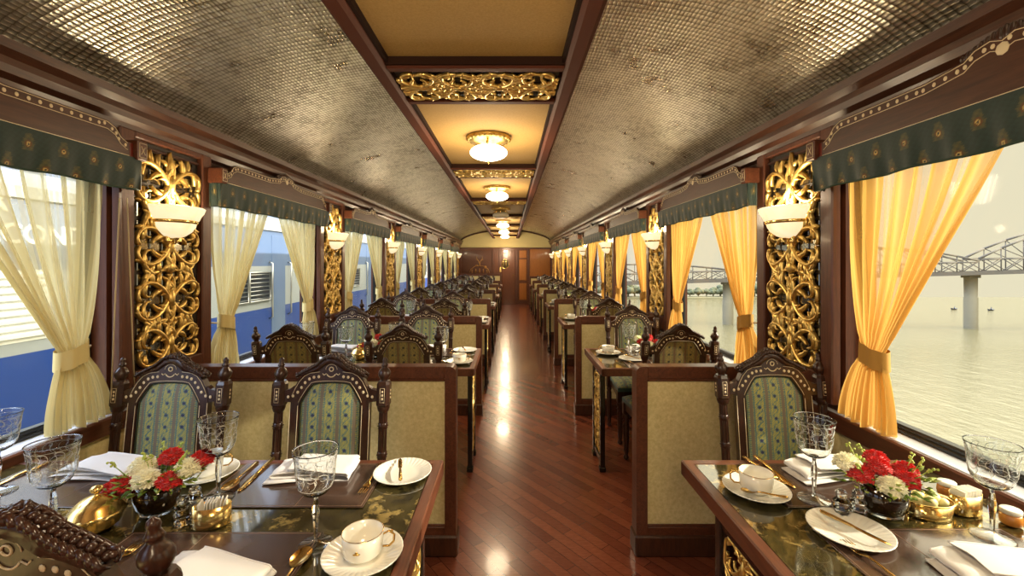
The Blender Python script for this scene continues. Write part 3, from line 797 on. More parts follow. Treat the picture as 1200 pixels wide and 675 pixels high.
def make_chair():
    """front looks -y, floor origin under the back, back top at y=+.07"""
    t = thing('carved_chair', None, 'chair'); sh = Matrix(((1, 0, 0, 0), (0, 1, .12, -.12 * .46), (0, 0, 1, 0), (0, 0, 0, 1)))
    cw = M['chair_wood']
    for s in (-1, 1):                       # rear legs
        b = MB(); b.lathe([(.0, 0), (.014, 0), (.020, .012), (.014, .03), (.018, .06), (.022, .30), (.016, .32), (.024, .335), (.016, .35)], 12, 0, Matrix.Translation((s * .22, 0, 0)), cap=False)
        b.box(s * .22 - .024, s * .22 + .024, -.024, .024, .35, .47, 0, .005)
        b.obj('leg', cw, t)
    for s in (-1, 1):                       # turned posts with finials
        T = sh @ Matrix.Translation((s * .22, 0, 0)); b = MB()
        pr = [(.018, .47), (.024, .475), (.024, .485), (.016, .492), (.016, .50)]
        b.lathe(pr, 14, 0, T, cap=False)
        b.box(-.024, .024, -.024, .024, .50, .555, 0, .005, T)
        b.lathe([(.014, .553), (.022, .562), (.022, .57), (.015, .578)], 14, 0, T, cap=False)
        for zz in (.66, .775): b.lathe([(.014, zz - .014), (.021, zz - .010), (.017, zz - .004), (.023, zz), (.017, zz + .004), (.021, zz + .010), (.014, zz + .014)], 14, 0, T, cap=False)
        n = 40; vs = []                     # fluted shaft
        for zz in (.575, .84):
            for i in range(n):
                a = 2 * PI * i / n; r = .0175 if i % 5 < 3 else .0145; vs.append((r * math.cos(a), r * math.sin(a), zz))
        b.add(vs, [(i, (i + 1) % n, n + (i + 1) % n, n + i) for i in range(n)], 0, False, T)
        b.lathe([(.015, .828), (.022, .835), (.026, .848), (.026, .856)], 14, 0, T, cap=False)
        w = .027; oc = [(w, .012), (w, -.012), (.012, -w), (-.012, -w), (-w, -.012), (-w, .012), (-.012, w), (.012, w)]
        oc = [(w, w * .55), (w, -w * .55), (w * .55, -w), (-w * .55, -w), (-w, -w * .55), (-w, w * .55), (-w * .55, w), (w * .55, w)]
        vs = [(x * k, y * k, z) for z, k in ((.852, .8), (.862, 1), (.945, 1), (.957, .8)) for x, y in oc]
        b.add(vs, [(j * 8 + i, j * 8 + (i + 1) % 8, (j + 1) * 8 + (i + 1) % 8, (j + 1) * 8 + i)[::-1] for j in range(3) for i in range(8)] + [list(range(24, 32))], 0, False, T)
        b.lathe([(.016, .955), (.014, .962), (.021, .970), (.026, .982), (.026, .992), (.020, 1.003), (.012, 1.012), (.011, 1.018), (.015, 1.021), (.012, 1.026), (.009, 1.034), (.011, 1.040), (.009, 1.048), (0, 1.055)], 14, 0, T, cap=False)
        for fy in (-1, 1):                  # inlay on block faces front/back, outer side, small cross on low block
            yy = fy * (w + .0006)
            for dx in (-.009, .009): b.tube([(dx, yy, .875), (dx, yy, .932)], .0009, 4, 1, T)
            for zz in (.875, .932): b.tube([(-.009, yy, zz), (.009, yy, zz)], .0009, 4, 1, T)
            for zz in (.889, .9035, .918): b.ball((0, yy, zz), (.0045, .0015, .0055), 1, 8, 4, T)
            b.box(-.002, .002, fy * .0235, fy * .0250, .515, .541, 1, 0, T); b.box(-.010, .010, fy * .0235, fy * .0250, .526, .530, 1, 0, T)
        xx = s * (w + .0006)
        for zz in (.889, .9035, .918): b.ball((xx, 0, zz), (.0015, .0045, .0055), 1, 8, 4, T)
        b.obj('turned_post', [cw, M['ivory']], t)
    # back frame
    b = MB(); n = len(FR_O); O = [(-x, z) for x, z in FR_O[:-1]] + FR_O[::-1]; I = [(-x, z) for x, z in FR_I[:-1]] + FR_I[::-1]
    m = len(O); vs = []
    for (ox, oz), (ix, iz) in zip(O, I):
        for y, k in ((-.016, 0), (.016, 0)):
            vs.append((ox, y, oz)); vs.append((ix, y, iz))
    fs = []
    for i in range(m - 1):
        a, c = 4 * i, 4 * (i + 1); fs += [(a, a + 1, c + 1, c), (a + 2, c + 2, c + 3, a + 3), (a, c, c + 2, a + 2), (a + 1, a + 3, c + 3, c + 1)]
    b.add(vs, fs, 0, False, sh)
    for s in (-1, 1):
        arm = [(.160, .872), (.196, .876), (.196, .918), (.172, .925), (.157, .938)]
        b.prism([(s * x, z) for x, z in (arm if s > 0 else arm[::-1])], -.013, .013, lambda p, q, d: tuple(sh @ Vector((p, d, q))), 0)
        b.tube([tuple(sh @ Vector((s * .1655, y_, z_))) for y_, z_ in ((-.0165, .50), (-.0165, .87))], .0012, 4, 1)
        b.tube([tuple(sh @ Vector((s * .134, -.0168, z_))) for z_ in (.50, .86)], .0012, 4, 1)
    b.box(-.165, .165, -.016, .016, .475, .505, 0, .004, sh)
    dots = [(.052, .977), (.072, .975), (.091, .968), (.108, .953), (.122, .933), (.137, .914), (.156, .899), (.176, .895)]
    for s in (-1, 1):
        for x, z in dots:
            for fy in (-.0165, .0165): b.ball((s * x, fy, z), (.0060, .0020, .0066), 1, 8, 4, sh)
    for fy in (-.017, .017):
        lo = [(x - .004 if x > .01 else x, z - .006) for x, z in FR_O[1:]]; up = [(x + .004, z + .005) for x, z in FR_I[1:]]
        for P_ in (lo, up):
            pl = [(-x, z) for x, z in P_[:-1]] + P_[::-1]
            if P_ is lo: pl = [p for p in pl if abs(p[0]) > .034 ]; L1 = [p for p in pl if p[0] < 0]; L2 = [p for p in pl if p[0] > 0]; S = [L1, L2]
            else: S = [pl]
            for q in S:
                if len(q) > 1: b.tube([(x, fy, z) for x, z in q], .0011, 4, 1, sh)
        b.tube([(.021 * math.cos(a), fy, 1.000 + .024 * math.sin(a)) for a in [PI * (1.18 + .64 * i / 10) for i in range(11)]], .0022, 5, 1, sh)
        b.tube([(.024 * math.cos(a), fy, 1.006 + .022 * math.sin(a)) for a in [PI * i / 10 for i in range(11)]], .0010, 4, 1, sh)
        b.tube([(.0085 * math.cos(a), fy, 1.008 + .0085 * math.sin(a)) for a in [2 * PI * i / 12 for i in range(13)]], .0022, 5, 1, sh)
        for s in (-1, 1): b.tube([(s * .020, fy, .990), (s * .030, fy, .984), (s * .036, fy, .990)], .0018, 5, 1, sh)
    b.obj('back_frame', [cw, M['ivory']], t)
    # carved crest
    b = MB(); cr = [(.140, .984), (.120, .996), (.098, 1.008), (.078, 1.018), (.060, 1.028), (.045, 1.044), (.028, 1.056), (0, 1.062)]
    full = [(-x, z) for x, z in cr] + cr[-2::-1]
    low = [(-x + .0, z) for x, z in [(.140, .976), (.120, .982), (.098, .992), (.078, .999), (.060, 1.000), (.045, 1.010), (.028, 1.024), (0, 1.034)]]
    low = low + [(-x, z) for x, z in low[-2::-1]]
    vs = []
    for (ax_, az_), (bx_, bz_) in zip(full, low):
        vs += [(ax_, -.014, az_), (bx_, -.024, bz_), (ax_, .014, az_), (bx_, .024, bz_)]
    fs = []
    for i in range(len(full) - 1):
        a, c = 4 * i, 4 * i + 4; fs += [(a, a + 1, c + 1, c), (a + 2, c + 2, c + 3, a + 3), (a, c, c + 2, a + 2), (a + 1, a + 3, c + 3, c + 1)]
    b.add(vs, fs, 0, True, sh)
    rr = random.Random(11)
    for s in (-1, 1):
        for i in range(13):
            q = i / 12; j = min(int(q * (len(cr) - 1)), len(cr) - 2); f_ = q * (len(cr) - 1) - j
            x = cr[j][0] * (1 - f_) + cr[j + 1][0] * f_; z = cr[j][1] * (1 - f_) + cr[j + 1][1] * f_
            for fy in (-1, 1):
                b.tube([(s * (x + .008), fy * .006, z - .012), (s * (x + .003), fy * .021, z - .004), (s * (x - .006), fy * .016, z + .006), (s * (x - .014), fy * .004, z + .004)], [.004, .0066, .0062, .002], 6, 0, sh)
            b.ball((s * x, 0, z + .002), (.008, .010, .0065 + rr.uniform(0, .003)), 0, 7, 5, sh)
        b.ball((s * .143, -.005, .985), (.010, .010, .007), 0, 8, 5, sh); b.tube([(s * .132, -.01, .990), (s * .148, -.014, .990), (s * .155, -.006, .981)], [.006, .005, .002], 6, 0, sh)
    b.ball((0, -.012, 1.058), (.018, .012, .012), 0, 10, 6, sh); b.ball((0, .012, 1.058), (.018, .012, .012), 0, 10, 6, sh)
    b.obj('carved_crest', cw, t)
    # upholstery
    def inside(z):                         # half width of the opening
        for (x0, z0), (x1, z1) in zip(FR_I[:-1], FR_I[1:]):
            if z0 <= z <= z1 and z1 > z0: return x0 + (x1 - x0) * (z - z0) / (z1 - z0)
        return .128 if z < .9 else .045
    for nm, fy, shaded in (('upholstered_back', -1, False), ('rear_panel', 1, True)):
        b = MB()
        def f(u, v):
            z = .50 + .4535 * v; hw = inside(z) + .002; x = -hw + 2 * hw * u
            bul = .016 * (1 - abs(2 * u - 1) ** 4) * (1 - abs(2 * v - 1) ** 6) if fy < 0 else .004
            return tuple(sh @ Vector((x, fy * (.004 + bul), z)))
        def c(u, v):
            z = .50 + .4535 * v; hw = inside(z) + .002; return brocade(-hw + 2 * hw * u, z, shaded)
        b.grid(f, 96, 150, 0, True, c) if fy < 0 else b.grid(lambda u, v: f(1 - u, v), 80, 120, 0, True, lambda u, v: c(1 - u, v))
        if fy < 0:                          # nail trim
            P_ = [(-x, z) for x, z in FR_I[:-1]] + FR_I[::-1]
            b.tube([(x * .97, -.010, z - (.003 if z > .87 else 0)) for x, z in P_], .003, 5, 1, sh)
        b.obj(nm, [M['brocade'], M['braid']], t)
    # seat
    b = MB()
    def top(u, v):
        y = .0 - .42 * v; hw = .215 + .03 * v; x = -hw + 2 * hw * u; k = (1 - abs(2 * u - 1) ** 4) * (1 - abs(2 * v - 1) ** 4)
        return (x, y, .455 + .045 * k ** .6)
    b.grid(lambda u, v: top(u, 1 - v), 60, 60, 0, True, lambda u, v: brocade(top(u, 1 - v)[0], v * .42))
    b.grid(lambda u, v: (top(u, 0)[0], 0.0, .44 + .015 * v), 20, 1, 0, True, lambda u, v: lin((74, 104, 92)))
    for uu in (0, 1): b.grid(lambda u, v: (top(uu, u)[0], -.42 * u, .425 + .03 * v), 20, 2, 0, True, lambda u, v: lin((74, 104, 92)))
    b.grid(lambda u, v: (top(u, 1)[0], -.42, .425 + .03 * v), 20, 2, 0, True, lambda u, v: lin((74, 104, 92)))
    b.obj('seat', M['brocade'], t)
    b = MB(); b.box(-.205, .205, -.018, .018, .37, .44, 0, .004)
    pts = [(-.235, .43)] + [(-.235 + .47 * i / 16, .375 - .025 * math.sin(PI * i / 16) ** 2 * (1 if True else 0) + .012 * math.sin(PI * i / 4) ** 2) for i in range(17)] + [(.235, .43)]
    b.prism(pts, -.412, -.392, lambda p, q, d: (p, d, q), 0)
    for s in (-1, 1):
        b.add([(s * .212, 0, .37), (s * .238, -.40, .37), (s * .238, -.40, .43), (s * .212, 0, .43), (s * .192, 0, .37), (s * .218, -.40, .37), (s * .218, -.40, .43), (s * .192, 0, .43)],
              [(0, 1, 2, 3), (7, 6, 5, 4), (3, 2, 6, 7), (1, 0, 4, 5)], 0, False)
    b.obj('seat_rail', cw, t)
    for s in (-1, 1):
        b = MB(); T = Matrix.Translation((s * .222, -.395, 0))
        b.lathe([(.0, 0), (.012, 0), (.020, .012), (.020, .022), (.012, .034), (.017, .06), (.025, .25), (.018, .275), (.028, .285), (.018, .298), (.030, .315), (.024, .335)], 14, 0, T, cap=False)
        b.box(-.026, .026, -.026, .026, .335, .43, 0, .005, T); b.obj('leg', cw, t)
    return t
M['braid'] = simple('dark green braid', (50, 60, 44), .7)
CHAIR = Proto(make_chair)
def chair_label(i, side, seat, row):
    if row == 'far': a = 'carved chair facing the camera'
    else: a = 'carved chair with its back to the camera'
    s = {'aisle': ', aisle seat', 'wall': ', window seat', '': ''}[seat]
    return '%s at the %s %s table%s' % (a, ORD[i], side, s)
YJ = random.Random(5)
for i in range(NB):
    y0 = 2.0 * i
    j = lambda: YJ.uniform(-.02, .02) if i else 0
    CHAIR.put((-.752 + j(), y0 + 1.80 + (.06 if i else 0) + j(), 0), 0, chair_label(i, 'left', 'aisle', 'far'), 'carved dining chairs')
    CHAIR.put((-1.395 + j() * .5 if i else -1.43, y0 + 1.80 + j(), 0), 0, chair_label(i, 'left', 'wall', 'far'), 'carved dining chairs')
    CHAIR.put((1.165 + (-.06 if i else 0), y0 + 1.90 + j(), 0), 0, chair_label(i, 'right', '', 'far'), 'carved dining chairs')
    ny = .77 if i == 0 else y0 + .84
    CHAIR.put((-.789 if i == 0 else -.69 + j(), ny if i == 0 else ny + j() * .4, 0), PI, chair_label(i, 'left', 'aisle', 'near'), 'carved dining chairs')
    if i:
        CHAIR.put((-1.39 + j() * .5, y0 + .84 + j() * .4, 0), PI, chair_label(i, 'left', 'wall', 'near'), 'carved dining chairs')
        CHAIR.put((1.08 + j() * .4, y0 + .845 + j() * .4, 0), PI, chair_label(i, 'right', '', 'near'), 'carved dining chairs')
# ------------------------------------------------------------------ tables
TY = .34
def make_table(x0, x1):
    """x0 aisle end, x1 wall end; local y centre 0"""
    def mk():
        t = thing('dining_table', None, 'table'); s = 1 if x1 > x0 else -1; e = .035
        b = MB(); lo, hi = min(x0, x1), max(x0, x1)
        il, ih = (lo + e, hi) if s > 0 else (lo, hi - e)
        b.box(il, ih, -TY + e, TY - e, .735, .7645, 0); b.obj('mirrored_top', M['tabletop'], t)
        b = MB()
        for y in (-1, 1): b.box(lo, hi, y * TY, y * (TY - e), .715, .766, 0, .004)
        b.box(x0, x0 + s * e, -TY, TY, .7149, .7661, 0, .004)
        b.obj('table_edge', M['wood'], t)
        b = MB(); bx_ = x0 + s * .045       # cast pedestal under the aisle end
        for y in (-.13, .13): b.box(bx_ - .016, bx_ + .016, y - .018, y + .018, .03, .715, 0, .004); b.box(bx_ - .022, bx_ + .022, y - .026, y + .026, .0, .035, 0, .006)
        b.box(bx_ - .012, bx_ + .012, -.13, .13, .66, .715, 0, .003); b.box(bx_ - .012, bx_ + .012, -.13, .13, .05, .09, 0, .003)
        b.obj('pedestal_frame', M['black_wood'], t)
        b = MB(); nodes = [(.07, .13, .006), (.22, .14, .006), (.37, .14, .006), (.52, .13, .006)]
        st = scroll_field(.098, nodes, -.0, .56); carve(b, st, lambda u, v, w: (bx_ - s * (w - .003), u, .095 + v), 0, 0, 5); b.obj('gilded_scrollwork', M['gold'], t)
        b = MB(); bx_ = x1 - s * .018         # plain wall bracket
        b.box(bx_ - .015, bx_ + .015, -.12, .12, .0, .735, 0, .004); b.obj('wall_support', M['black_wood'], t)
        return t
    return mk
TLX, TRX = -.232, .600
TWL, TWR = XL + .0, XR - .006
TWL = XL + .006
TA = Proto(make_table(TLX, TWL)); TB = Proto(make_table(TRX, TWR))
for i in range(NB):
    yc = 1.20 + 2.0 * i - (.01 if i else 0)
    TA.put((0, yc, 0), 0, '%s mirrored dining table with mahogany edge on the left of the aisle' % ORD[i].capitalize(), 'left dining tables')
    TB.put((0, yc, 0), 0, '%s mirrored dining table with mahogany edge on the right of the aisle' % ORD[i].capitalize(), 'right dining tables')
# ------------------------------------------------------------------ tableware
ZT = .7663
def make_goblet():
    t = thing('wine_goblet', None, 'wine glass')
    b = MB(); b.lathe([(.0, .001), (.040, .0005), (.0425, .002), (.040, .0035), (.015, .008), (.006, .014), (.0, .014)], 32, 0, None, cap=False); b.obj('foot', M['goblet'], t)
    b = MB(); b.lathe([(.006, .012), (.0045, .022), (.0055, .05), (.0085, .085), (.0075, .105), (.0045, .122), (.006, .132), (.012, .139)], 8, 0, None, smooth=False, cap=True); b.obj('stem', M['crystal'], t).scale = (1, 1, .925)
    b = MB(); pr = [(.001, .133), (.018, .136), (.030, .144), (.038, .156), (.0435, .174), (.0455, .195), (.0465, .215), (.0485, .236), (.0525, .253), (.0535, .256)]
    b.lathe([(.0, .132)] + pr + [(.0532, .2568)] + [(max(0, q - .0013), z + .0006) for q, z in pr[::-1] if q > .02] + [(.012, .138), (0, .137)], 44, 0, None, cap=False)
    o = b.obj('bowl', M['crystal'], t); o.scale = (1, 1, .925)
    e = MB()
    def rad(z):
        for (r0, z0), (r1, z1) in zip(pr[:-1], pr[1:]):
            if z0 <= z <= z1: return r0 + (r1 - r0) * (z - z0) / (z1 - z0)
        return .053
    def arcpts(a, z, ang, L, k):
        pts = []; n = 10
        for i in range(n + 1):
            zz = min(max(z, .145), .25); r = rad(zz) + .0004; pts.append((r * math.cos(a), r * math.sin(a), zz)); ang += k * L / n
            a += math.cos(ang) * L / n / r; z += math.sin(ang) * L / n
        return pts
    for i in range(10):
        a = i * 2 * PI / 10
        for z, g, L, k in ((.178, .9, .045, 60), (.20, 2.2, .045, -60), (.218, .4, .04, 80), (.236, -.6, .035, -70), (.19, -.9, .03, 90), (.165, .3, .03, 60)):
            e.tube(arcpts(a + z * 20, z, g, L, k), .00062, 3, 0, None, False)
    for z in (.160, .243):
        r = rad(z) + .0003; e.tube([(r * math.cos(q * PI / 20), r * math.sin(q * PI / 20), z) for q in range(41)], .0005, 3, 0, None, False)
    e.obj('etched_pattern', M['etch'], o)
    return t
def make_cup():
    t = thing('coffee_cup', None, 'cup')
    b = MB(); b.lathe([(.0, .003), (.024, .0), (.028, .001), (.029, .004), (.039, .009), (.0445, .018), (.046, .04), (.0475, .068), (.0458, .068), (.044, .04), (.041, .016), (.0, .009)], 36, 0, None, cap=False); b.obj('body', M['china'], t).scale = (1, 1, .88)
    b = MB(); pts = [(.0455, 0, .056), (.060, 0, .064), (.072, 0, .054), (.071, 0, .036), (.060, 0, .024), (.0455, 0, .024)]
    sm = []
    for i in range(21):
        q = i / 20 * (len(pts) - 1); j = min(int(q), len(pts) - 2); f_ = q - j; f_ = f_ * f_ * (3 - 2 * f_) * .5 + f_ * .5
        sm.append([pts[j][c] + (pts[j + 1][c] - pts[j][c]) * f_ for c in range(3)])
    b.tube(sm, .0026, 8); b.ball((.066, 0, .063), .004, 0, 8, 5); b.obj('handle', M['gold_cutlery'], t).scale = (1, 1, .88)
    b = MB(); b.lathe([(.0478, .0672), (.0467, .0690), (.0456, .0672)], 36, 0, None, cap=False)
    b.ball((-.004, -.0462, .038), (.009, .001, .003), 0, 8, 4); b.ball((-.004, -.0464, .042), (.004, .001, .003), 0, 8, 4); b.obj('gilt_rim', M['gold_cutlery'], t).scale = (1, 1, .88)
    return t
def fluted(r, zc):
    b = MB(); n = 108; rings = [(.0, .003), (.45, .003), (.62, .005), (.72, .009), (.86, .013), (.97, .017), (1.0, .018), (1.0, .0155), (.85, .009), (.6, .001), (0, .0)]
    vs = []
    for f_, z in rings:
        for i in range(n):
            a = 2 * PI * i / n; k = 1 + (.004 if i % 3 == 0 else -.002) * (f_ > .7); dz = (.0016 if i % 3 == 0 else -.0006) if .68 < f_ < .99 else 0
            vs.append((r * f_ * k * math.cos(a), r * f_ * k * math.sin(a), z * zc + dz))
    b.add(vs, [(j * n + i, j * n + (i + 1) % n, (j + 1) * n + (i + 1) % n, (j + 1) * n + i) for j in range(len(rings) - 1) for i in range(n)], 0, True)
    return b
def make_saucer(): return tag(fluted(.092, 1.0).obj('saucer', M['china']), None, 'saucer')
def make_plate(): return tag(fluted(.093, .8).obj('bread_plate', M['china']), None, 'plate')
def make_napkin():
    b = MB(); path = []; rr = random.Random(6); nl = 4
    for q in range(nl):                       # one cloth folded over and over, rounded at the folds
        z = .004 + .0115 * q; W = .125 - .010 * q; n = 14
        for i in range(n + 1):
            s = i / n; x = (-W + 2 * W * s) * (1 if q % 2 == 0 else -1); path.append((x + .012 * q, z + .003 * math.sin(s * 5 + q) + .006 * q / nl * math.sin(PI * s)))
        if q < nl - 1:
            x0 = path[-1][0]; sg = 1 if q % 2 == 0 else -1
            for a in (30, 60, 90, 120, 150): path.append((x0 + sg * .0058 * math.sin(math.radians(a)) * 1.4, z + .0058 - .0058 * math.cos(math.radians(a))))
    m = len(path)
    def f(u, v, off=0):
        i = min(int(round(u * (m - 1))), m - 1); x, z = path[i]; w = .055 + .006 * math.sin(i * .13)
        y = (-w + 2 * w * v) + .012 * math.sin(x * 14 + i * .04); z = z * (1 - .12 * (2 * v - 1) ** 2) + .0015 * math.sin(v * 9 + i * .3)
        return (x, y, max(.0012, z + off))
    b.grid(f, m - 1, 14, 0, True); b.grid(lambda u, v: f(1 - u, v, -.0028), m - 1, 14, 0, True)
    for v in (0, 1): b.tube([(f(i / (m - 1), v)[0], f(i / (m - 1), v)[1], f(i / (m - 1), v)[2]) for i in range(m)], .0024, 5)
    return tag(b.obj('folded_napkin', M['linen']), None, 'napkin')
def make_mat():
    t = thing('leather_placemat', None, 'placemat')
    b = MB(); b.box(-.245, .245, -.135, .135, 0, .0022, 0, .001); b.obj('leather_sheet', M['leather'], t)
    b = MB()
    for y in (-.128, .128): b.box(-.238, .238, y - .0008, y + .0008, .0020, .0026)
    for x in (-.238, .238, .05): b.box(x - .0008, x + .0008, -.128, .128, .0020, .0026)
    b.obj('seam', M['stitch'], t); return t
def ribbon(b, st, z0=0.0):
    """st: (x, halfwidth, z, thick)"""
    vs = []
    for x, w, z, th in st:
        for q in range(8):
            a = 2 * PI * q / 8; vs.append((x, w * math.cos(a), z0 + z + th * math.sin(a)))
    n = len(st); b.add(vs, [(j * 8 + i, j * 8 + (i + 1) % 8, (j + 1) * 8 + (i + 1) % 8, (j + 1) * 8 + i)[::-1] for j in range(n - 1) for i in range(8)] + [list(range(8)), [(n - 1) * 8 + i for i in range(8)][::-1]], 0, True)
HND = [(-.10, .007, .0035, .003), (-.09, .010, .0035, .003), (-.06, .008, .004, .0026), (-.02, .0045, .006, .0024), (.02, .0035, .008, .0022)]
def make_knife(s=1.0):
    def mk():
        b = MB(); ribbon(b, [(-.11, .006, .005, .004), (-.105, .009, .005, .0045), (-.06, .008, .005, .0045), (-.01, .006, .005, .004), (.0, .005, .005, .003), (.01, .009, .004, .0014), (.05, .0105, .003, .0012), (.09, .009, .003, .0010), (.108, .004, .003, .0008)])
        if s != 1: b.v = [(x * s, y * s, z) for x, y, z in b.v]
        return tag(b.obj('table_knife' if s == 1 else 'butter_knife', M['gold_cutlery']), None, 'knife')
    return mk
def make_fork():
    b = MB(); ribbon(b, HND + [(.035, .006, .007, .0018), (.045, .012, .005, .0016), (.058, .0125, .004, .0014)])
    for y in (-.0105, -.0035, .0035, .0105): b.tube([(.054, y, .004), (.075, y, .004), (.10, y * .95, .0065)], [.0017, .0017, .0008], 6)
    return tag(b.obj('table_fork', M['gold_cutlery']), None, 'fork')
def make_spoon(s=1.0):
    def mk():
        b = MB(); ribbon(b, HND + [(.03, .004, .006, .002)])
        def f(u, v):
            a = 2 * PI * u; r = v; x = .062 + .036 * r * math.cos(a); y = .021 * r * math.sin(a) * (1 + .12 * math.cos(a)); return (x, y, .0025 + .006 * r * r)
        b.grid(f, 24, 6, 0, True); b.grid(lambda u, v: (f(1 - u, v)[0], f(1 - u, v)[1], f(1 - u, v)[2] - .0012), 24, 6, 0, True)
        if s != 1: b.v = [(x * s, y * s, z) for x, y, z in b.v]
        return tag(b.obj('table_spoon' if s == 1 else 'teaspoon', M['gold_cutlery']), None, 'spoon')
    return mk
def carnation(b, c, r, seed):
    rr = random.Random(seed); N = 8
    for L in range(N):
        q0 = L / (N - 1); n = 44; ph = rr.uniform(0, 6); vs = [(c[0], c[1], c[2] - r * .4)]
        th = math.radians(104 - 88 * q0)        # opening angle of this ring of petals
        for k in (.6, 1.0):
            for i in range(n):
                a = 2 * PI * i / n; fr = (.07 * math.sin(a * 5 + ph) + .045 * (1 if i % 2 else -1)) * (k > .8) + rr.uniform(-.035, .035); R1 = r * k * (1 + fr)
                vs.append((c[0] + R1 * math.sin(th + fr) * math.cos(a), c[1] + R1 * math.sin(th + fr) * math.sin(a), c[2] + R1 * math.cos(th + fr) * .85 - r * .06))
        fs = [(0, 1 + i, 1 + (i + 1) % n) for i in range(n)] + [(1 + i, 1 + n + i, 1 + n + (i + 1) % n, 1 + (i + 1) % n) for i in range(n)]
        b.add(vs, fs, 0, False)
    b.ball((c[0], c[1], c[2] - r * .1), (r * .8, r * .8, r * .62), 0, 12, 8)
def make_flowers(spec):
    def mk():
        t = thing('flower_arrangement', None, 'flowers')
        b = MB(); b.lathe([(.0, .008), (.040, .008), (.052, .022), (.058, .045), (.060, .085), (.057, .085), (.054, .05), (.045, .03), (0, .028)], 32, 0, None, cap=False, sx=1, sy=.8); b.obj('vase', M['dark_glass'], t)
        b = MB(); b.lathe([(.0, .0), (.034, .0), (.042, .004), (.043, .009), (.0, .009)], 28, 0, None, cap=False, sx=1, sy=.8); b.obj('glass_base', M['crystal'], t)
        for i, (x, y, z, c) in enumerate(spec):
            b = MB(); carnation(b, (x, y, z), .031 if c else .034, i); b.tube([(x, y, z - .01), (x * .4, y * .4, .07)], .0018, 5, 1)
            o = b.obj('carnation', [M['petal_red'] if c else M['petal_white'], M['leaf']], t)
            o['label'] = 'red carnation' if c else 'cream white carnation'
        b = MB(); rr = random.Random(4)
        for i in range(130):
            a = rr.uniform(0, 2 * PI); q = rr.uniform(.045, .10); z = .085 + rr.uniform(-.01, .03); up = rr.uniform(-.3, .9)
            L = rr.uniform(.018, .036); w = L * .22; c = Vector((q * math.cos(a), q * .8 * math.sin(a), z)); d = Vector((math.cos(a) * math.cos(up), math.sin(a) * math.cos(up), math.sin(up))); s = d.cross(Vector((0, 0, 1))).normalized(); m = d * (L * .5); k = Vector((0, 0, .003))
            b.add([c, c + m + s * w + k, c + d * L, c + m - s * w + k, c + m - k], [(0, 1, 4), (1, 2, 4), (2, 3, 4), (3, 0, 4), (0, 3, 2, 1)], 0, True)
        for i in range(9):
            a = rr.uniform(0, 2 * PI); q = rr.uniform(.03, .09); c = Vector((q * math.cos(a), q * .8 * math.sin(a), .13)); top = c + Vector((math.cos(a) * .02, math.sin(a) * .02, rr.uniform(.015, .04)))
            b.tube([c - Vector((c.x * .5, c.y * .5, .05)), c, top], .0012, 4, 0)
            for q2 in range(6): b.ball(tuple(c.lerp(top, .4 + q2 * .12) + Vector((rr.uniform(-.006, .006), rr.uniform(-.006, .006), 0))), .0036, 1, 6, 4)
        for q in range(0, len(b.mi)):
            if b.mi[q] == 0 and (q // 5) % 2: b.mi[q] = 1
        b.obj('foliage', [M['leaf'], M['leaf_light']], t)
        return t
    return mk
FL = [(.0, -.035, .108, 0), (.062, -.035, .104, 1), (.018, .03, .140, 1), (.085, .0, .122, 0), (.10, .035, .132, 1), (-.075, -.03, .088, 1), (-.055, .02, .118, 0), (-.095, -.02, .078, 1)]
FRT = [(-.02, -.045, .098, 0), (.032, -.03, .108, 1), (.0, .03, .138, 1), (-.07, -.005, .112, 1), (-.08, .03, .128, 0), (.065, .01, .115, 1), (-.02, .0, .132, 1)]
def make_sugar():
    t = thing('lidded_brass_bowl', None, 'bowl')
    b = MB(); b.lathe([(.0, .002), (.03, .0), (.034, .004), (.052, .018), (.058, .04), (.060, .046), (.0, .046)], 32, 0, None, cap=False); b.obj('bowl', M['brass'], t)
    b = MB(); b.lathe([(.062, .044), (.063, .048), (.058, .052), (.05, .066), (.034, .080), (.012, .088), (.006, .090), (.005, .096), (.013, .100), (.015, .106), (.010, .112), (0, .114)], 32, 0, None, cap=False); b.obj('lid', M['brass'], t)
    return t
def oval(b, rx, ry, z0, z1, n=40, fl=0.0, mat=0):
    b.lathe([(0, z0 + .002), (1 - .1, z0), (1.0 - fl, z0 + .004), (1.0, z1), (.96, z1), (.94 - fl, z0 + .01), (0, z0 + .01)], n, mat, None, cap=False, sx=rx, sy=ry)
def make_sachets():
    t = thing('brass_sachet_holder', None, 'sachet holder')
    b = MB(); oval(b, .045, .027, 0, .055); b.obj('oval_box', M['brass'], t)
    b = MB(); rr = random.Random(2)
    for i in range(9):
        x = -.030 + .0072 * i; T = Matrix.Translation((x, 0, .045)) @ Matrix.Rotation(rr.uniform(-.2, .25), 4, 'Y') @ Matrix.Rotation(rr.uniform(-.1, .1), 4, 'Z'); b.box(-.0016, .0016, -.017, .017, -.035, .022, 0, .001, T)
    b.obj('sugar_sachets', M['paper'], t); return t
def make_butter():
    t = thing('brass_butter_dish', None, 'butter dish')
    b = MB(); oval(b, .062, .042, 0, .040, 44, .12); b.lathe([(.94, .038), (1.06, .041), (1.06, .044), (.94, .042)], 44, 0, None, cap=False, sx=.062, sy=.042); b.obj('oval_dish', M['brass'], t)
    b = MB()
    for x, y, z, r in ((-.03, 0, .038, .016), (-.008, -.012, .04, .018), (.018, .006, .042, .018), (.034, -.006, .036, .014), (-.012, .016, .042, .016)): b.ball((x, y, z), (r, r * .9, r * .9), 0, 12, 8)
    b.obj('butter_balls', M['butter'], t); return t
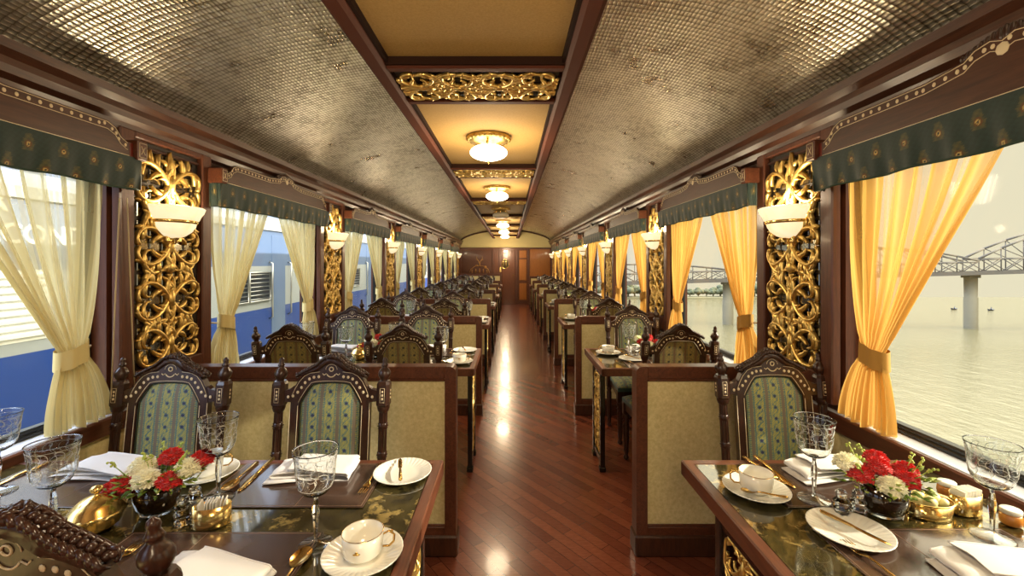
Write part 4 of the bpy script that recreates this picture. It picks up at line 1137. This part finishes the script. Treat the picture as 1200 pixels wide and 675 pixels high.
def make_jam():
    t = thing('jam_jar', None, 'jar')
    b = MB(); b.lathe([(0, 0), (.018, 0), (.022, .004), (.023, .014), (.022, .026), (.019, .03), (0, .03)], 20, 0, None, cap=False); b.obj('glass_jar', M['jam'], t)
    b = MB(); b.lathe([(0, .030), (.021, .030), (.022, .032), (.022, .040), (.020, .042), (0, .042)], 20, 0, None, cap=False); b.obj('lid', M['china'], t); return t
def make_shaker():
    t = thing('crystal_shaker', None, 'shaker')
    b = MB(); n = 10; pr = [(.001, 0), (.019, 0), (.021, .004), (.018, .014), (.021, .024), (.018, .034), (.020, .042), (.014, .050), (.010, .054)]
    b.lathe(pr, n, 0, None, smooth=False, cap=False); b.obj('cut_glass_body', M['crystal'], t)
    b = MB(); b.lathe([(.0105, .053), (.0135, .056), (.0145, .064), (.010, .071), (0, .073)], 14, 0, None, cap=False); b.obj('stopper', M['crystal'], t); return t
G, CU, SA, PL_, NA, MA, KN, BK, FO, SP, TS = [Proto(m) for m in (make_goblet, make_cup, make_saucer, make_plate, make_napkin, make_mat, make_knife(1), make_knife(.72), make_fork, make_spoon(1), make_spoon(.62))]
FA, FB, SU, SH_, BU, JA, SK = [Proto(m) for m in (make_flowers(FL), make_flowers(FRT), make_sugar, make_sachets, make_butter, make_jam, make_shaker)]
GR = {id(G): 'wine goblets', id(CU): 'coffee cups', id(SA): 'saucers', id(PL_): 'bread plates', id(NA): 'folded napkins', id(MA): 'leather placemats', id(KN): 'table knives', id(BK): 'butter knives', id(FO): 'table forks', id(SP): 'table spoons', id(TS): 'teaspoons', id(FA): 'flower arrangements', id(FB): 'flower arrangements', id(SU): 'lidded brass bowls', id(SH_): 'sachet holders', id(BU): 'butter dishes', id(JA): 'jam jars', id(SK): 'crystal shakers'}
H = PI / 2; TM = ZT + .0025
LEFT = [
 (MA, -.66, 1.372, ZT, 0, 0, 'brown leather placemat at the far aisle setting'), (MA, -1.36, 1.372, ZT, 0, 0, 'brown leather placemat at the far window setting'),
 (MA, -.72, .990, ZT, PI, 0, 'brown leather placemat at the near aisle setting'), (MA, -1.40, .990, ZT, PI, 0, 'brown leather placemat at the near window setting'),
 (G, -.475, 1.073, ZT, .3, 0, 'etched wine goblet nearest the aisle'), (G, -.854, 1.285, TM, 0, 0, 'second etched wine goblet from the aisle'),
 (G, -1.15, 1.105, TM, .2, 0, 'third etched wine goblet from the aisle'), (G, -1.535, 1.315, TM, .1, 0, 'etched wine goblet nearest the window'),
 (SA, -.345, 1.030, ZT, 0, 0, 'fluted saucer at the near aisle corner'), (CU, -.345, 1.030, ZT + .0030, .1, 0, 'white coffee cup with gilt handle at the near aisle corner'),
 (SA, -.985, 1.425, ZT, 0, 0, 'fluted saucer in the middle of the far edge'), (CU, -.985, 1.425, ZT + .0030, .4, 0, 'white coffee cup in the middle of the far edge'),
 (PL_, -.350, 1.432, ZT, 0, 0, 'fluted bread plate at the far aisle corner'), (BK, -.358, 1.432, ZT + .0155, H + .25, 0, 'gold butter knife on the bread plate'),
 (FO, -.44, 1.400, TM, -H, 4, 'gold fork beside the bread plate'), (KN, -.822, 1.425, TM, -H + .06, 4, 'gold knife left of the far aisle napkin'), (SP, -.862, 1.410, TM, -H + .08, 4, 'gold spoon left of the far aisle napkin'),
 (NA, -.645, 1.43, TM, .05, 0, 'folded white napkin at the far aisle setting'), (NA, -1.33, 1.44, TM, -.1, 0, 'folded white napkin at the far window setting'),
 (SP, -.485, .955, TM, H, 4, 'gold spoon at the near aisle setting'), (FO, -.905, .985, TM, H, 4, 'gold fork at the near aisle setting'),
 (NA, -.660, .932, TM, -.25, 0, 'folded white napkin at the near aisle setting'), (NA, -1.40, .98, TM, .0, 4, 'folded white napkin at the near window setting'),
 (FO, -1.12, 1.40, TM, -H, 4, 'gold fork at the far window setting'), (KN, -1.585, 1.40, TM, -H, 4, 'gold knife at the window end'),
 (SU, -1.072, 1.138, ZT, 0, 0, 'round lidded brass bowl'), (FA, -.978, 1.215, ZT, 0, 0, 'red and cream carnations in a dark glass vase'),
 (SK, -.868, 1.165, ZT, 0, 4, 'clear crystal shaker beside the flower vase'), (SK, -.872, 1.215, ZT, .4, 4, 'clear crystal shaker behind the other shaker'),
 (SH_, -.785, 1.155, ZT, .35, 0, 'oval brass box of white sachets'),
]
RIGHT = [
 (MA, 1.03, 1.372, ZT, 0, 0, 'brown leather placemat at the far setting'), (MA, 1.03, 1.005, ZT, PI, 0, 'brown leather placemat at the near setting'),
 (G, .885, 1.276, TM, 0, 0, 'etched wine goblet at the far setting'), (G, 1.21, 1.100, TM, .3, 0, 'etched wine goblet at the near setting'),
 (SA, .742, 1.322, ZT, 0, 0, 'fluted saucer at the far aisle corner'), (CU, .742, 1.322, ZT + .0030, PI - .2, 0, 'white coffee cup with gilt handle at the far aisle corner'),
 (TS, .739, 1.277, ZT + .0150, PI - .3, 4, 'small gold teaspoon resting on the saucer'),
 (KN, .868, 1.445, TM, -H, 4, 'gold knife left of the far napkin'), (FO, .838, 1.452, TM, -H + .1, 4, 'gold fork left of the far napkin'),
 (NA, 1.035, 1.432, TM, .1, 0, 'folded white napkin at the far setting'), (NA, 1.08, .958, TM, -.1, 0, 'folded white napkin at the near setting'),
 (PL_, .865, 1.118, TM, 0, 0, 'fluted bread plate at the near aisle side'), (BK, .872, 1.112, TM + .0155, -H + .45, 0, 'gold butter knife on the bread plate'),
 (FO, .835, .985, TM, H + .1, 4, 'gold fork in front of the bread plate'), (SP, 1.30, .985, TM, H, 4, 'gold spoon at the near window side'),
 (SK, .905, 1.172 + .025, ZT, 0, 0, 'clear crystal shaker nearest the aisle'), (SK, .948, 1.195, ZT, .4, 0, 'clear crystal shaker beside the flower vase'),
 (FB, 1.030, 1.205, ZT, 0, 0, 'red and cream carnations in a dark glass vase'),
 (BU, 1.150, 1.205, ZT, 0, 0, 'oval brass dish of butter balls'), (SH_, 1.262, 1.215, ZT, .2, 0, 'oval brass box of white sachets'),
 (JA, 1.295, 1.300, ZT + .003, 0, 4, 'jam jar with white lid, farthest of three'), (JA, 1.325, 1.160, ZT, 0, 4, 'jam jar with white lid, middle of three'), (JA, 1.345, 1.095, ZT + .0, 0, 4, 'jam jar with white lid, nearest of three'),
]
for i in range(NB):
    for side, L in (('left', LEFT), ('right', RIGHT)):
        for p, x, y, z, rz, lim, lab in L:
            if lim and i >= lim: continue
            if i >= 4 and p in (MA, BK, TS, PL_): continue
            jx, jy = (YJ.uniform(-.008, .008), YJ.uniform(-.008, .008)) if i else (0, 0)
            if p in (BK, CU, SA, TS, PL_): jx = jy = 0
            if i and p is MA: jx = jy = 0
            p.put((x + jx, y + 2.0 * i + jy - (.012 if i else 0), z), rz, '%s on the %s %s table' % (lab, ORD[i], side), GR[id(p)])

# ------------------------------------------------------------------ outside, left: the coach on the next track
TX = -3.6
def tbox(b, y0, y1, z0, z1, m=0, d=.0, t=.02, bev=0): b.box(TX + d - t, TX + d, y0, y1, z0, z1, m, bev)
ct = thing('railway_coach', 'blue and white railway coach standing on the next track', 'railway coach', (TX, 10, -1.0))
def part(b, name, mats):
    o = b.obj(name, mats, ct, (-TX, -10, 1.0)); return o
b = MB(); y0, y1 = 1.2, 30
tbox(b, y0, y1, -.6, .78, 0, 0, .5); part(b, 'lower_body', M['coach_blue'])
b = MB(); tbox(b, y0, y1, .78, 1.40, 0, 0, .5); part(b, 'window_band', M['coach_white'])
b = MB(); tbox(b, 5.0, y1, 1.40, 1.93, 0, 0, .5); tbox(b, y0, 5.0, 1.40, 2.05, 1, 0, .5)
M['coach_letterband'] = simple('coach pale blue band', (122, 136, 166), .4)
part(b, 'upper_body', [M['coach_mid'], M['coach_letterband']])
b = MB(); pr = [(.03, 1.93), (.03, 2.02), (-.10, 2.14), (-.5, 2.22), (-.5, 1.93)]
b.prism([(TX + a, z) for a, z in pr], y0, y1, lambda p, q, d: (p, d, q)); part(b, 'roof_gutter', M['coach_white'])
for yy in (5.75, 6.30, 9.3, 10.2, 13.0, 14.0, 17.5, 18.6):
    b = MB(); w, z0, z1 = .26, .90, 1.31
    tbox(b, yy - w, yy + w, z0, z1, 0, .006, .012, .005)
    o = part(b, 'window_opening', M['coach_dark']); b = MB()
    for q in range(7): b.tube([(TX + .02, yy - w, z0 + .03 + q * .058), (TX + .02, yy + w, z0 + .03 + q * .058)], .007, 6)
    b.tube([(TX + .02, yy - w, z0), (TX + .02, yy - w, z1), (TX + .02, yy + w, z1), (TX + .02, yy + w, z0), (TX + .02, yy - w, z0)], .012, 6)
    b.obj('window_bars', M['steel'], o)
for yy in (2.55, 3.15):
    b = MB()
    for q in range(9): b.box(TX - .005, TX + .02, yy - .25, yy + .25, .90 + q * .055, .935 + q * .055, 0, .004)
    tbox(b, yy - .28, yy + .28, .87, 1.40, 0, .004, .01); part(b, 'louvred_shutter', M['coach_light'])
for (ya, yb) in ((6.62, 7.02), (11.0, 11.6)):
    b = MB(); tbox(b, ya, yb, .2, 1.86, 0, .008, .012, .004); o = part(b, 'coach_door', M['coach_mid'])
    for yh in (ya - .06, yb + .10):
        b = MB(); b.tube([(TX, yh, .62), (TX + .05, yh, .64), (TX + .05, yh, 1.44), (TX, yh, 1.46)], .014, 8); part(b, 'handrail', M['steel'])
b = MB(); tbox(b, 7.9, 8.0, -.5, 1.05, 0, .01, .012); part(b, 'dark_gap', M['coach_dark'])
for txt, yy, zz, s in (('ER', 3.02, 1.83, .16), ('SECOND S', 3.02, 1.60, .15)):
    cu = bpy.data.curves.new('lettering', 'FONT'); cu.body = txt; cu.size = s * 1.35; cu.extrude = .004; cu.offset = .004
    tmp = bpy.data.objects.new('tmp', cu); COL.objects.link(tmp); bpy.context.view_layer.update()
    me = bpy.data.meshes.new_from_object(tmp); COL.objects.unlink(tmp); bpy.data.objects.remove(tmp)
    o = bpy.data.objects.new('lettering', me); COL.objects.link(o); me.materials.append(M['coach_light'])
    o.parent = ct; o.rotation_euler = (PI / 2, 0, PI / 2); o.location = (.004, yy - 10 - .12, zz + 1.0)
b = MB(); b.box(-40, FLX - .3, -10, 60, -1.6, -1.0); struct('ground', b, M['stone'])
# ------------------------------------------------------------------ outside, right: the river, bridge and far bank
ZW = EH - 12.0
b = MB(); b.box(3.0, 420, -30, 150, ZW - .5, ZW); o = b.obj('river_water', M['water']); tag(o, 'calm hazy river outside the right windows', 'water', None, 'stuff')
A_ = Vector((83, 79, EH - 2.3)); D_ = Vector((-41, 5.5, -1.5)); dn = Vector((-41, 5.5, 0)).normalized(); sd = Vector((dn.y, -dn.x, 0))
def bp(s, w, h): return A_ + D_ * s + sd * w + Vector((0, 0, h))
br = thing('railway_bridge', 'long grey steel truss bridge with arched spans across the river', 'bridge', tuple(bp(0, 0, -9.7)))
def bpart(b, n, m):
    o = b.obj(n, m, br); o.location = -Vector(br.location); return o
b = MB()
def bar(b, p, q, r=.13): b.tube([p, q], r, 4)
for s0 in (-2, -1, 0, 1, 2, 3):
    pass
b = MB(); P0, P1 = bp(-2, 0, .25), bp(3.5, 0, .25)
for w in (-1.6, 1.6):
    vs = [bp(-2, w - .15, 0), bp(-2, w + .15, 0), bp(-2, w + .15, .6), bp(-2, w - .15, .6), bp(3.5, w - .15, 0), bp(3.5, w + .15, 0), bp(3.5, w + .15, .6), bp(3.5, w - .15, .6)]
    b.add(vs, [(0, 1, 2, 3), (7, 6, 5, 4), (0, 4, 5, 1), (1, 5, 6, 2), (2, 6, 7, 3), (3, 7, 4, 0)])
vs = [bp(-2, -1.6, .2), bp(-2, 1.6, .2), bp(3.5, 1.6, .2), bp(3.5, -1.6, .2), bp(-2, -1.6, .4), bp(-2, 1.6, .4), bp(3.5, 1.6, .4), bp(3.5, -1.6, .4)]
b.add(vs, [(0, 1, 2, 3), (7, 6, 5, 4), (0, 4, 5, 1), (1, 5, 6, 2), (2, 6, 7, 3), (3, 7, 4, 0)]); bpart(b, 'deck', M['iron'])
for s0, base, hh in ((-2, 2.9, 5.8), (-1, 2.9, 5.6), (0, 2.5, 3.2), (1, 2.3, 1.7), (2, 2.3, 1.5), (3, 2.2, 1.2)):
    if s0 == 3: continue
    b = MB(); n = 12
    for w in (-1.6, 1.6):
        for i in range(n):
            a, c = s0 + i / n, s0 + (i + 1) / n; f = lambda q: base + hh * 4 * (q - s0) * (1 - (q - s0))
            bar(b, bp(a, w, f(a)), bp(c, w, f(c)), .20); bar(b, bp(a, w, base - .2), bp(c, w, base - .2), .17)
            bar(b, bp(a, w, .5), bp(a, w, f(a)), .09); m = (a + c) / 2
            bar(b, bp(a, w, .5), bp(c, w, base), .08); bar(b, bp(c, w, .5), bp(a, w, base), .08)
            if f(a) > base + .6 and i < n: bar(b, bp(a, w, base), bp(c, w, f(c)), .08)
    bpart(b, 'truss_span', M['iron'])
for s in (-2, -1, 0, 1, 2, 3):
    p = bp(s, 0, 0); b = MB(); h = p.z - ZW
    b.lathe([(1.35, -.5), (1.15, -.5), (1.1, -h * .42), (1.2, -h * .43), (1.2, -h)], 16, 0, Matrix.Translation(p), cap=True, sx=.8, sy=.8)
    b.box(p.x - 1, p.x + 1, p.y - .8, p.y + .8, p.z - .55, p.z + .05); bpart(b, 'pier', M['stone'])
b = MB(); b.box(10, 112, 143, 149, ZW - .3, ZW + .6, 0, .2); tag(b.obj('far_bank', M['earth']), 'low hazy far bank of the river', 'river bank', None, 'structure')
rr = random.Random(9)
def make_tree(sd_):
    def mk():
        r2 = random.Random(sd_); t = thing('bank_tree', None, 'tree')
        b = MB(); b.tube([(0, 0, 0), (.1, 0, 1.6)], [.22, .14], 6); b.obj('trunk', M['earth'], t)
        b = MB()
        for q in range(26):
            a = r2.uniform(0, 6.28); d = r2.uniform(0, 1.5); b.ball((d * math.cos(a), d * math.sin(a), 1.3 + r2.uniform(0, 1.5) * (1.2 - d * .4)), r2.uniform(.45, .85), 0, 7, 5)
        b.obj('crown', M['tree'], t); return t
    return mk
TP = [Proto(make_tree(s)) for s in (1, 2, 3)]
for i in range(34):
    x = 26 + i * 2.6 + rr.uniform(-.3, .3); s = rr.uniform(.75, 1.1) * (1.5 if i in (8, 9, 20, 21) else 1) * (1.35 if x < 44 else 1)
    o = TP[i % 3].put((x, 145 + rr.uniform(-1, 1), ZW + .5), rr.uniform(0, 6), 'small hazy tree in the row along the far river bank', 'trees on the far bank')
    o.scale = (s * 1.15, s * 1.15, s)
def make_boat():
    t = thing('rowing_boat', None, 'boat'); b = MB()
    n = 10; vs = []
    for i in range(n + 1):
        q = -1 + 2 * i / n; w = .5 * (1 - q * q) ** .5 + .02; z = .5 + .3 * q * q; vs += [(q * 1.6, -w, z), (q * 1.5, 0, .05), (q * 1.6, w, z)]
    b.add(vs, [(3 * i, 3 * i + 1, 3 * i + 4, 3 * i + 3) for i in range(n)] + [(3 * i + 1, 3 * i + 2, 3 * i + 5, 3 * i + 4) for i in range(n)] + [(3 * i, 3 * i + 3, 3 * i + 5, 3 * i + 2) for i in range(n)]); b.obj('hull', M['coach_dark'], t)
    b = MB(); b.tube([(.2, 0, .2), (.2, 0, .8), (.25, 0, 1.2)], [.2, .22, .1], 8); b.ball((.26, 0, 1.35), .14, 0, 8, 6); b.obj('rower', M['coach_dark'], t); return t
BO = Proto(make_boat)
for px, yy, w in ((1118, 110, 'left'), (1161, 108, 'right')):
    BO.put(((px - CX) * yy / F, yy, ZW - .02), .2, 'small dark boat far out on the river, %s of the bridge pier' % w, 'boats on the river').scale = (.62, .62, .62)
# ------------------------------------------------------------------ light
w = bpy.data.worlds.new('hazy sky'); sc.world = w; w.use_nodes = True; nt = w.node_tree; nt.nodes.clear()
out = nt.nodes.new('ShaderNodeOutputWorld'); bg = nt.nodes.new('ShaderNodeBackground'); tc = nt.nodes.new('ShaderNodeTexCoord'); sx = nt.nodes.new('ShaderNodeSeparateXYZ')
nt.links.new(tc.outputs['Generated'], sx.inputs[0])
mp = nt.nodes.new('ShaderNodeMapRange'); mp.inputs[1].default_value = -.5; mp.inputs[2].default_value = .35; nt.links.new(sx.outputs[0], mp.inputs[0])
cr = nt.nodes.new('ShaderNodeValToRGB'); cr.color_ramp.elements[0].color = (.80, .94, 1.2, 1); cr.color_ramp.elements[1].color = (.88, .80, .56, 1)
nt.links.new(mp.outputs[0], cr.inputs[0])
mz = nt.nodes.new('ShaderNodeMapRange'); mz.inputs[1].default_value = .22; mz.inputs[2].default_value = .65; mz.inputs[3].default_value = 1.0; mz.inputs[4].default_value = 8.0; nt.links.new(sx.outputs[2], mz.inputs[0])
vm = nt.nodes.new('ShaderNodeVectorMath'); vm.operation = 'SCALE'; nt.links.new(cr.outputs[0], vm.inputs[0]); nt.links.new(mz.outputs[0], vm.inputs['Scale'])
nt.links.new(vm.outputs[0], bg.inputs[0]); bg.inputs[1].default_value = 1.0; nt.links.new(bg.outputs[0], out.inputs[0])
def light(typ, name, loc, energy, color, **kw):
    l = bpy.data.lights.new(name, typ); l.energy = energy; l.color = color
    for k, v in kw.items(): setattr(l, k, v)
    o = bpy.data.objects.new(name, l); COL.objects.link(o); o.location = loc; return o
s = light('SUN', 'sun', (20, -5, 12), 8.0, (1, .90, .70), angle=.02)
s.rotation_euler = Vector((-1, .16, -.42)).to_track_quat('-Z', 'Y').to_euler()
for k in range(-3, 6):  # negative indices light the added lamps out of view
    if k == 2: continue
    y = PK(k) + (.35 if k == -1 else .82)
    light('POINT', 'ceiling_bulb', (XC, y, ZC - .29), 28, (1, .80, .52), shadow_soft_size=.13)
light('POINT', 'end_downlight', ((592.5 - CX) * YEND / F, YEND - .7, 1.7), 24, (1, .78, .5), shadow_soft_size=.08)
for X, sg in ((XL, 1), (XR, -1)):
    for k in range(0, NB):
        light('POINT', 'sconce_light', (X + sg * .075, PK(k), 1.775), 3.2, (1, .82, .54), shadow_soft_size=.035)
sc.view_settings.view_transform = 'Standard'; sc.view_settings.look = 'None'; sc.view_settings.gamma = 1; sc.view_settings.use_curve_mapping = False
sc.view_settings.exposure = 0.0
cam = bpy.data.cameras.new('camera'); co = bpy.data.objects.new('camera', cam); COL.objects.link(co); sc.camera = co
co.location = (0, 0, EH); co.rotation_euler = (PI / 2, 0, 0)
cam.sensor_width = 36; cam.lens = 36 * F / 1200; cam.shift_x = (600 - CX) / 1200; cam.shift_y = -(337.5 - CY) / 1200; cam.clip_start = .02; cam.clip_end = 1000
try:
    sc.cycles.use_denoising = True; sc.cycles.max_bounces = 10; sc.cycles.transparent_max_bounces = 24; sc.cycles.transmission_bounces = 8; sc.cycles.glossy_bounces = 5; sc.cycles.diffuse_bounces = 4
    sc.cycles.sample_clamp_indirect = 6; sc.cycles.caustics_reflective = False; sc.cycles.caustics_refractive = False
except Exception: pass
